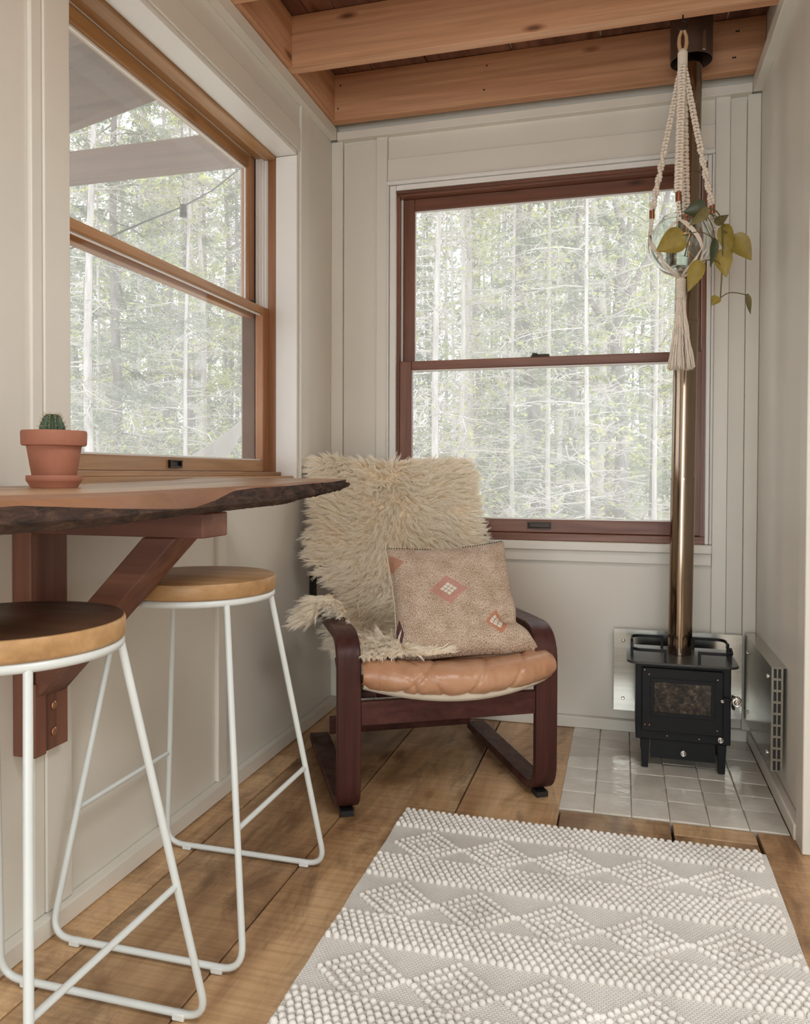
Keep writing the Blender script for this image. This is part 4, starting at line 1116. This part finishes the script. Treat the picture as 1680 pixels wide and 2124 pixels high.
for k in range(13): q.tube([(1.308+.0125*math.cos(a), 2.575+.0125*math.sin(a), bot.z-.004-.0045*k) for a in [2*PI*i/14 for i in range(14)]], .0027, 5, closed=True)
q.lathe([(.006, bot.z-.066), (.0115, bot.z-.062), (.0115, bot.z), (.004, bot.z+.004)], (1.308, 2.575, 0), 12)
build('gathering_knot', q, M_ROPE, mh, smooth=True, angle=80)
q = MB(); zt = bot.z-.055; zb = 1.298
for k in range(120):
    a = rng.uniform(0, 2*PI); r0 = .0125*math.sqrt(rng.random()); r1 = r0*2.4+.008*rng.random()+.006; ph = rng.uniform(0, 6); f_ = rng.uniform(38, 60)
    pts = []
    for j in range(13):
        t = j/12; r = r0*(1-t)+r1*(t**1.3) ; wv = .0014*math.sin(ph+f_*t)
        z = zt-(zt-zb+rng.uniform(-.004, .004))*t
        pts.append((1.308+.002*t+r*math.cos(a)+wv, 2.575+r*math.sin(a)+wv*.6, z))
    q.tube(pts, .0017, 5)
build('tassel', q, M_ROPE, mh, smooth=True, angle=180, kind='stuff')

gb = thing('glass_bowl', 'round clear glass bowl held in the macrame hanger', 'bowl', tuple(BC-Vector((0, 0, BR))))
prof = [(.0001, -BR), (BR*.35, -BR*.955)] + [(BR*math.sin(a), -BR*math.cos(a)) for a in [.5+.17*k for k in range(13)]] + [(.052, BR*.842), (.055, BR*.87)]
prof = [(r, z) for r, z in prof]
inner = [(max(.0001, r-.0028), z+(.0028 if z < 0 else 0)) for r, z in prof][::-1]
build('bowl_shell', MB().lathe([(r, z+BC.z) for r, z in prof + inner], (BC.x, BC.y, 0), 56), M_BOWL, gb, smooth=True, angle=60)
jar = thing('propagation_jar', 'small glass jar of water with cuttings inside the round bowl', 'jar', tuple(BC-Vector((.02, 0, .08))))
jx, jy_ = BC.x-.012, BC.y
jp = [(.0001, -.076), (.030, -.076), (.034, -.072), (.034, -.050), (.036, -.047), (.034, -.044), (.034, .020), (.038, .03), (.044, .066), (.0455, .068)]
ji = [(max(.0001, r-.002), z+(.003 if z < -.07 else .0)) for r, z in jp][::-1]
build('jar_shell', MB().lathe([(r, z+BC.z) for r, z in jp+ji], (jx, jy_, 0), 40), M_BOWL, jar, smooth=True, angle=60)
wat, nt_, b_ = new_mat('water'); b_.inputs['Transmission Weight'].default_value = 1; b_.inputs['IOR'].default_value = 1.33; b_.inputs['Roughness'].default_value = 0; b_.inputs['Base Color'].default_value = (.97, .98, .95, 1)
build('water', MB().lathe([(.0001, -.0725), (.0312, -.0725), (.0316, -.02), (.0001, -.02)], (jx, jy_, BC.z), 32), wat, jar, smooth=True, angle=40)

po = thing('trailing_pothos', 'yellow green pothos cuttings trailing over the glass bowl rim', 'plant', (1.37, 2.53, 1.74))
def leaf_mat(name, c1, c2):
    m, nt, b = new_mat(name); v = mapping(nt, rnd=5); n = noise(nt, v, 30, 4)
    r = ramp(nt, [(.3, c1), (.7, c2)]); nt.links.new(n.outputs[0], r.inputs[0]); nt.links.new(r.outputs[0], b.inputs['Base Color']); b.inputs['Roughness'].default_value = .42
    b.inputs['Subsurface Weight'].default_value = 0; return m
M_LEAFY = leaf_mat('yellow_green_leaf', (.22, .165, .025), (.35, .27, .05)); M_LEAFD = leaf_mat('dark_green_leaf', (.03, .045, .018), (.06, .075, .03)); M_LEAFM = leaf_mat('olive_leaf', (.13, .11, .035), (.22, .19, .075))
M_STEM = plain('olive_stem', (.12, .10, .03), .5, 0, .2)
def leaf(base, tip, width, mat, curl=.15, roll=0.0, label=None):
    base, tip = Vector(base), Vector(tip); d = tip-base; L = d.length; d.normalize()
    view = (Vector((1.14, 0, .97))-base).normalized()      # blades turn to the room's light side
    s = d.cross(view).normalized(); n = s.cross(d).normalized()
    if roll: s, n = s*math.cos(roll)+n*math.sin(roll), n*math.cos(roll)-s*math.sin(roll)
    def fn(u, v):
        x = (u-.5)*2
        w_ = (math.sin(PI*min(1, v**.62))**.85 if 0 < v < 1 else 0)*(1-.25*v)
        lobe = -.10*L*(abs(x)**1.5)*max(0, 1-v*3.2)
        p = base + d*(v*L+lobe) + s*(x*w_*width*.62) + n*(-abs(x)*w_*width*.0 + .18*width*(x*x)*w_*.9 - curl*L*v*v)
        return p + Vector((0, 0, 0))
    q = MB().grid(fn, 10, 14)
    q2 = MB(); q2.v = list(q.v)+[tuple(Vector(v)-n*.0006) for v in q.v]; m_ = len(q.v)
    q2.f = q.f+[tuple(i+m_ for i in f[::-1]) for f in q.f]
    o = build('leaf', q2, mat, po, smooth=True, angle=80)
    if label: o['label'] = label
LV = [((1.305, 2.475, 1.679), (1.23, 2.465, 1.637), .066, M_LEAFY, .02, 0), ((1.454, 2.555, 1.687), (1.506, 2.545, 1.613), .057, M_LEAFY, .05, .35), ((1.427, 2.535, 1.715), (1.444, 2.525, 1.62), .042, M_LEAFY, .1, -.3),
      ((1.417, 2.525, 1.638), (1.433, 2.515, 1.56), .048, M_LEAFY, .1, .2), ((1.352, 2.475, 1.597), (1.322, 2.465, 1.512), .042, M_LEAFY, .1, .1), ((1.397, 2.495, 1.665), (1.388, 2.485, 1.585), .024, M_LEAFD, .1, .5),
      ((1.366, 2.485, 1.758), (1.309, 2.475, 1.752), .048, M_LEAFD, .2, -.2), ((1.372, 2.475, 1.750), (1.328, 2.465, 1.704), .032, M_LEAFM, .15, .5), ((1.404, 2.555, 1.738), (1.442, 2.545, 1.746), .032, M_LEAFM, .25, -.7),
      ((1.409, 2.525, 1.503), (1.393, 2.515, 1.478), .026, M_LEAFY, .1, 0), ((1.500, 2.575, 1.514), (1.492, 2.565, 1.451), .026, M_LEAFM, -.3, .9)]
for l_ in LV: leaf(*l_)
ST = [[(1.315, 2.56, 1.64), (1.34, 2.54, 1.72), (1.368, 2.53, 1.768), (1.393, 2.525, 1.766), (1.412, 2.525, 1.748), (1.42, 2.525, 1.712), (1.422, 2.525, 1.641), (1.42, 2.525, 1.562), (1.417, 2.525, 1.5)],
      [(1.395, 2.515, 1.667), (1.372, 2.52, 1.716), (1.352, 2.535, 1.756), (1.325, 2.56, 1.70)], [(1.305, 2.475, 1.68), (1.355, 2.485, 1.69), (1.396, 2.505, 1.672)], [(1.454, 2.555, 1.687), (1.437, 2.535, 1.694), (1.422, 2.525, 1.701)],
      [(1.417, 2.525, 1.5), (1.438, 2.53, 1.514), (1.465, 2.55, 1.518), (1.500, 2.575, 1.514)], [(1.352, 2.475, 1.597), (1.38, 2.49, 1.607), (1.407, 2.515, 1.607), (1.419, 2.525, 1.59)], [(1.399, 2.52, 1.668), (1.393, 2.525, 1.715), (1.372, 2.54, 1.764)],
      [(1.404, 2.555, 1.738), (1.393, 2.535, 1.752), (1.372, 2.53, 1.764)], [(1.427, 2.535, 1.715), (1.415, 2.525, 1.735), (1.38, 2.535, 1.762)], [(1.366, 2.487, 1.757), (1.372, 2.51, 1.765), (1.378, 2.53, 1.764)]]
for s_ in ST:
    P3 = [Vector(p) for p in s_]; sm = []
    for i in range(len(P3)-1):
        p0, p1, p2, p3 = P3[max(i-1, 0)], P3[i], P3[i+1], P3[min(i+2, len(P3)-1)]
        for k_ in range(6):
            t = k_/6; sm.append(.5*((2*p1)+(-p0+p2)*t+(2*p0-5*p1+4*p2-p3)*t*t+(-p0+3*p1-3*p2+p3)*t*t*t))
    sm.append(P3[-1])
    build('stem', MB().tube(sm, .0021 if len(s_) > 5 else .0015, 7), M_STEM, po, smooth=True, angle=80)

# ================================================================== OUTSIDE
def litter_mat():
    m, nt, b = new_mat('pale_leaf_litter'); v = mapping(nt); n = noise(nt, v, 3, 8, .75)
    r = ramp(nt, [(.35, (.50, .46, .40)), (.6, (.78, .74, .67))]); nt.links.new(n.outputs[0], r.inputs[0]); nt.links.new(r.outputs[0], b.inputs['Base Color']); b.inputs['Roughness'].default_value = 1; return m
def gz(x, y): 
    d = math.hypot(x-1.1, y); return -.75 + .045*max(0, d-5) + .35*mnoise.noise((x*.12, y*.12, 0)) + .03*max(0, d-25)
gm = MB().grid(lambda u, v: (-70+110*u, 3.45+80*v, gz(-70+110*u, 3.45+80*v)), 60, 50)
structure('ground', gm, litter_mat())
structure('ground_side', MB().box(-40, -.3, -8, 3.44, -1.2, -.75), bpy.data.materials['pale_leaf_litter'])

def bark(name, c1, c2):
    m, nt, b = new_mat(name); v = mapping(nt, (14, 14, 2.5), rnd=30); n = noise(nt, v, 1, 6, .7)
    r = ramp(nt, [(.35, c1), (.65, c2)]); nt.links.new(n.outputs[0], r.inputs[0]); nt.links.new(r.outputs[0], b.inputs['Base Color']); b.inputs['Roughness'].default_value = .95; return m
B_PALE = bark('pale_grey_bark', (.44, .40, .38), (.70, .66, .64)); B_GREY = bark('grey_bark', (.20, .18, .165), (.36, .33, .31)); B_TWIG = bark('silvery_twigs', (.46, .43, .40), (.72, .69, .66))
def foliage_mat(name, c1, c2, c3):
    m, nt, b = new_mat(name); v = mapping(nt, rnd=40); n = noise(nt, v, .55, 3)
    n2 = noise(nt, v, 9, 2)
    r = ramp(nt, [(.38, c1), (.55, c2), (.68, c3)]); 
    nt.links.new(mix(nt, .5, n.outputs[0], n2.outputs[0]), r.inputs[0])
    df = nt.nodes.new('ShaderNodeBsdfTranslucent'); nt.links.new(r.outputs[0], df.inputs[0]); nt.links.new(r.outputs[0], b.inputs['Base Color']); b.inputs['Roughness'].default_value = .7
    mx = nt.nodes.new('ShaderNodeMixShader'); mx.inputs[0].default_value = .4; out = nt.nodes['Material Output']
    nt.links.new(b.outputs[0], mx.inputs[1]); nt.links.new(df.outputs[0], mx.inputs[2]); nt.links.new(mx.outputs[0], out.inputs[0]); return m
F_YEL = foliage_mat('spring_yellow_leaves', (.40, .45, .19), (.62, .66, .30), (.82, .76, .36)); F_GRN = foliage_mat('soft_conifer_green', (.26, .30, .23), (.42, .46, .36), (.58, .61, .50))

def rnd_unit(R): 
    a = R.uniform(0, 2*PI); z = R.uniform(-1, 1); r = math.sqrt(1-z*z); return Vector((r*math.cos(a), r*math.sin(a), z))
def quads(pts, size, R, jit=.35):
    q = MB(); vs = []; fs = []
    for p in pts:
        n = rnd_unit(R); t = n.orthogonal().normalized(); b = n.cross(t); s_ = size*R.uniform(.55, 1.25); i = len(vs)
        vs += [p+t*s_, p+b*s_*.55, p-t*s_, p-b*s_*.55]; fs.append((i, i+1, i+2, i+3))
    return q.add(vs, fs)
def tree_meshes(kind, seed):
    """unit trunk radius 1 cm scale applied later: returns trunk, branches, foliage meshes of one tree, 13 m tall"""
    R = random.Random(seed); H = 13.0
    lean = Vector((R.uniform(-.03, .03), R.uniform(-.03, .03), 1)); cur = R.uniform(0, 6)
    ax = lambda z: Vector((lean.x*z+.10*math.sin(z*.45+cur), lean.y*z+.08*math.cos(z*.4+cur), z))
    trunk = MB().tube([ax(H*k/12) for k in range(13)], [.10*(1-.75*(k/12)) for k in range(13)], 9)
    tw = MB(); lp = []
    nb = {'bare': 78, 'leafy': 46, 'conifer': 74}[kind]
    for i in range(nb):
        z = .7+(H-1.0)*(i+R.random())/nb; a = R.uniform(0, 2*PI)
        L = {'bare': 1.25, 'leafy': 1.7, 'conifer': 1.5}[kind]*R.uniform(.5, 1.15)*(1-.55*z/H)
        up_ = {'bare': R.uniform(-.25, .35), 'leafy': R.uniform(.2, .8), 'conifer': R.uniform(-.3, .1)}[kind]
        d = Vector((math.cos(a), math.sin(a), up_)).normalized(); p0 = ax(z)
        pts = [p0+d*L*t + Vector((0, 0, (-.28 if kind != 'leafy' else .1)*L*t*t)) + rnd_unit(R)*.05*t for t in (0, .33, .66, 1)]
        tw.tube(pts, [.017, .012, .008, .003], 3, caps=False)
        for j in range(9 if kind == 'bare' else 6):
            t = R.uniform(.2, 1); p = pts[0].lerp(pts[3], t); e = (d*.55+rnd_unit(R)*.8+Vector((0, 0, .05 if kind != 'leafy' else .3))).normalized(); l_ = L*R.uniform(.2, .45)
            m_ = p+e*l_*.5+rnd_unit(R)*.04; q_ = p+e*l_
            tw.tube([p, m_, q_], [.0075, .005, .002], 3, caps=False)
            if kind == 'bare':
                for _ in range(2):
                    e2 = (e+rnd_unit(R)*.9).normalized(); tw.tube([m_, m_+e2*l_*.5], [.0045, .0015], 3, caps=False)
                    if R.random() < .3: lp += [m_+e2*l_*.5+rnd_unit(R)*.05 for _ in range(2)]
            else:
                for _ in range(15 if kind == 'leafy' else 19): lp.append(p.lerp(q_, R.random())+rnd_unit(R)*R.uniform(.02, .16))
    fo = quads(lp, .04 if kind != 'conifer' else .04, R)
    return trunk.mesh('trunk'), tw.mesh('branches'), fo.mesh('foliage')
TM = {}
for kind, n_ in (('bare', 4), ('leafy', 3), ('conifer', 3)): TM[kind] = [tree_meshes(kind, 10*len(TM)+i) for i in range(n_)]
MATS = {'bare': (B_PALE, B_TWIG, F_YEL), 'leafy': (B_GREY, B_GREY, F_YEL), 'conifer': (B_GREY, B_GREY, F_GRN)}
TR = random.Random(11)
def tree(x, y, kind, var, r, label, group=None, pale=None, rot=None, h=1.0, lean=(0, 0)):
    t = thing('tree', label, 'tree', (x, y, gz(x, y)-.15), group)
    t.rotation_euler = (lean[0], lean[1], TR.uniform(0, 6.28) if rot is None else rot)
    ms = MATS[kind]
    for nm, me, mt in zip(('trunk', 'branches', 'foliage'), TM[kind][var % len(TM[kind])], ms):
        if not me.polygons: continue
        if not me.materials:
            me.materials.append(mt)
            if nm == 'trunk': me.shade_smooth()
        o = bpy.data.objects.new(nm, me); C.objects.link(o); o.parent = t
        if nm == 'trunk': o.scale = (r/.085, r/.085, h)
        else: o.scale = (1, 1, h); o['kind'] = 'stuff'
        if nm == 'trunk' and pale is not None:
            o.material_slots[0].link = 'OBJECT'; o.material_slots[0].material = pale
    return t
for (x, y, r, kind, pale, lab) in [
    (-.89, 8.78, .042, 'bare', B_PALE, 'slim pale trunk nearest the left edge of the back window, with bare side branches'),
    (-.90, 9.81, .037, 'bare', B_PALE, 'second slim pale trunk from the left edge of the back window'),
    (-1.18, 12.85, .072, 'bare', B_PALE, 'pale trunk above the right shoulder of the sheepskin, behind the back window'),
    (-.41, 14.10, .138, 'conifer', B_GREY, 'thick grey trunk in the middle of the back window'),
    (.18, 11.15, .034, 'bare', B_PALE, 'thin white trunk just right of the thick grey trunk in the back window'),
    (.29, 12.22, .044, 'conifer', B_GREY, 'thin dark grey trunk right of the thin white one in the back window'),
    (1.59, 13.62, .040, 'leafy', B_GREY, 'slender leaning grey trunk beside the stove pipe in the back window'),
    (-4.69, 7.72, .055, 'bare', B_PALE, 'pale trunk nearest the left edge of the left window'),
    (-5.20, 8.62, .068, 'conifer', B_GREY, 'grey trunk just right of the palest trunk in the left window'),
    (-7.58, 11.07, .056, 'conifer', B_GREY, 'dim grey trunk at the very left edge of the left window'),
    (-6.84, 12.31, .078, 'bare', B_GREY, 'broad grey trunk in the middle of the left window'),
    (-5.31, 10.66, .044, 'leafy', B_GREY, 'thin grey trunk above the hammock in the left window'),
    (-6.43, 13.46, .074, 'bare', B_PALE, 'pale trunk toward the right edge of the left window'),
    (-5.39, 9.60, .027, 'bare', B_PALE, 'thinnest pale trunk in the middle of the left window')]:
    tree(x, y, kind, TR.randrange(4), r, lab, pale=pale, h=.62)
# forked tree
fk = thing('forked_tree', 'grey forked tree with spreading limbs in the right half of the back window', 'tree', (1.13, 12.45, gz(1.13, 12.45)-.15))
FX, FY, FZ = 1.13, 12.45, 3.9
tk = MB().tube([(FX-.05, FY, gz(FX, FY)-.15), (FX, FY, 1.5), (FX-.1, FY, 2.9), (FX-.05, FY, FZ+.1)], [.12, .10, .095, .085], 9)
build('trunk', tk, B_GREY, fk, smooth=True, angle=80)
for pts, r0 in (([(FX-.08, FY, 3.0), (FX-.55, FY+.1, 3.75), (FX-.95, FY+.1, 4.6), (FX-1.35, FY, 5.6)], .05), ([(FX-.05, FY, FZ), (FX-.02, FY, 4.7), (FX-.25, FY+.1, 5.6), (FX-.3, FY+.2, 7)], .07), ([(FX-.06, FY, 3.5), (FX+.45, FY, 4.4), (FX+.7, FY, 5.5), (FX+.75, FY, 7.2)], .06)):
    build('limb', MB().tube(pts, [r0, r0*.8, r0*.6, r0*.4], 8), B_GREY, fk, smooth=True, angle=80)
cells = []
n_t = 0
tries = 0
placed = []
while n_t < 120 and tries < 4000:
    tries += 1
    th = math.radians(TR.uniform(-9, 45)); R_ = 15+28*TR.random()**.9
    x, y = 1.14-R_*math.sin(th), R_*math.cos(th)
    if any((x-a)**2+(y-b)**2 < 1.0 for a, b in placed): continue
    placed.append((x, y)); n_t += 1
    kind = TR.choices(['bare', 'leafy', 'conifer'], [.42, .34, .24])[0]
    lab = {'bare': 'one of the pale bare-twigged trees far back in the forest', 'leafy': 'one of the yellow green leafy trees far back in the forest', 'conifer': 'one of the soft green conifers far back in the forest'}[kind]
    tree(x, y, kind, TR.randrange(4), TR.uniform(.05, .12), lab, {'bare': 'pale bare trees deep in the forest', 'leafy': 'leafy trees deep in the forest', 'conifer': 'green conifers deep in the forest'}[kind], h=TR.uniform(.65, .8) if R_ < 24 else TR.uniform(.95, 1.3), lean=(TR.uniform(-.03, .03), TR.uniform(-.03, .03)))
for i, (th, R_) in enumerate([(3, 9), (-2, 10), (8, 11), (12, 12.5), (31, 10), (36, 11), (26, 12), (40, 12)]):
    th = math.radians(th+TR.uniform(-1, 1)); x, y = 1.14-R_*math.sin(th), R_*math.cos(th)
    tree(x, y, 'bare', i, .028, 'one of the thin young saplings standing between the nearer trunks', 'thin saplings between the nearer trunks', h=.6)
# low growth between the trunks
R_ = random.Random(4); pts = []
for _ in range(900):
    th = math.radians(R_.uniform(-9, 46)); d = R_.uniform(20, 42); x, y = 1.14-d*math.sin(th), d*math.cos(th); z0 = gz(x, y); hh = R_.uniform(.3, 1.7)
    for _ in range(26): pts.append(Vector((x, y, z0+hh*.5))+Vector((R_.gauss(0, .5), R_.gauss(0, .5), R_.gauss(0, hh*.35))))
ug = build('undergrowth', quads(pts, .10, R_), F_GRN, None); tag(ug, 'pale green undergrowth covering the ground between the forest trunks', 'undergrowth', kind='stuff')
pts = []
for _ in range(1500):
    th = math.radians(R_.uniform(-10, 47)); d = R_.uniform(40, 52); x, y = 1.14-d*math.sin(th), d*math.cos(th); zc_ = R_.uniform(-.5, 19)
    for _ in range(24): pts.append(Vector((x, y, zc_))+Vector((R_.gauss(0, .9), R_.gauss(0, .9), R_.gauss(0, .7))))
ff = build('far_foliage', quads(pts, .17, R_), F_GRN, None); tag(ff, 'hazy far off forest foliage behind all the trunks', 'foliage', kind='stuff')

# ---- porch, cable and hammock beyond the left window
M_PORCH = wood('porch_timber', (.15, .075, .045), (.24, .13, .075), (.32, .19, .11), 'x', 30, .7, .1, knots=.7)
tag(build('porch_beam', MB().box(-2.4, -.262, 2.80, 2.85, 2.185, 2.312), M_PORCH, None, bevel=.003), 'horizontal porch timber outside the left window, farther from the camera', 'beam')
def slope(y0, y1, x0, x1, zb, h):
    f = lambda x: zb + (x+.3)*.21
    return MB().hexa([(x0, y0, f(x0)), (x1, y0, f(x1)), (x1, y1, f(x1)), (x0, y1, f(x0))], [(x0, y0, f(x0)+h), (x1, y0, f(x1)+h), (x1, y1, f(x1)+h), (x0, y1, f(x0)+h)])
tag(build('porch_rafter', slope(2.30, 2.345, -2.0, -.262, 2.245, .19), M_PORCH, None, bevel=.003), 'sloping porch rafter at the top left of the left window', 'rafter')
rf = thing('porch_roof', 'brown board porch roof seen at the top left corner of the left window', 'roof', (-1, 1.5, 2.4))
for i in range(7): build('roof_board', slope(.6+.27*i, .6+.27*i+.265, -2.0, -.262, 2.437, .02), M_PORCH, rf)
cb = thing('string_light', 'thin dark outdoor light cable with one bulb socket outside the left window', 'string light', (-.7, 3.0, 2.1))
cp = [(-.7, 3.62, 2.56), (-.7, 3.543, 2.477), (-.7, 3.273, 2.276), (-.7, 3.025, 2.122), (-.7, 2.741, 1.968), (-.7, 2.542, 1.856), (-.7, 2.3, 1.74)]
build('cable', MB().tube(cp, .0035, 6), M_BLACKPL, cb)
build('bulb_socket', MB().lathe([(.001, .02), (.014, .02), (.016, -.03), (.012, -.032), (.001, -.032)], (-.7, 3.025, 2.108), 14), M_DARKMETAL, cb)
M_HAM = plain('pale_hammock_cloth', (.36, .33, .30), .9, 0, .12, 5)
def ham(u, v):
    # gathered at the far upper end, opening out toward the near lower end
    w_ = .06+.50*v**1.1; yy = 5.30-1.05*v; zz = 1.44-.80*v+.20*v*v
    return (-1.5-.45*(u-.5)*w_*.6, yy+(u-.5)*w_*.9, zz-(u-.5)*w_*.55+.016*math.sin(u*34)*(.4+v))
hm = thing('hammock', 'pale cloth hammock end outside the lower right of the left window', 'hammock', (-1.5, 5.0, 1.2))
build('cloth', MB().grid(ham, 60, 24), M_HAM, hm, smooth=True, angle=80)
build('rope', MB().tube([(-1.5, 5.30, 1.44), (-1.6, 6.2, 1.95), (-1.7, 7.0, 2.4)], .006, 6), M_HAM, hm)
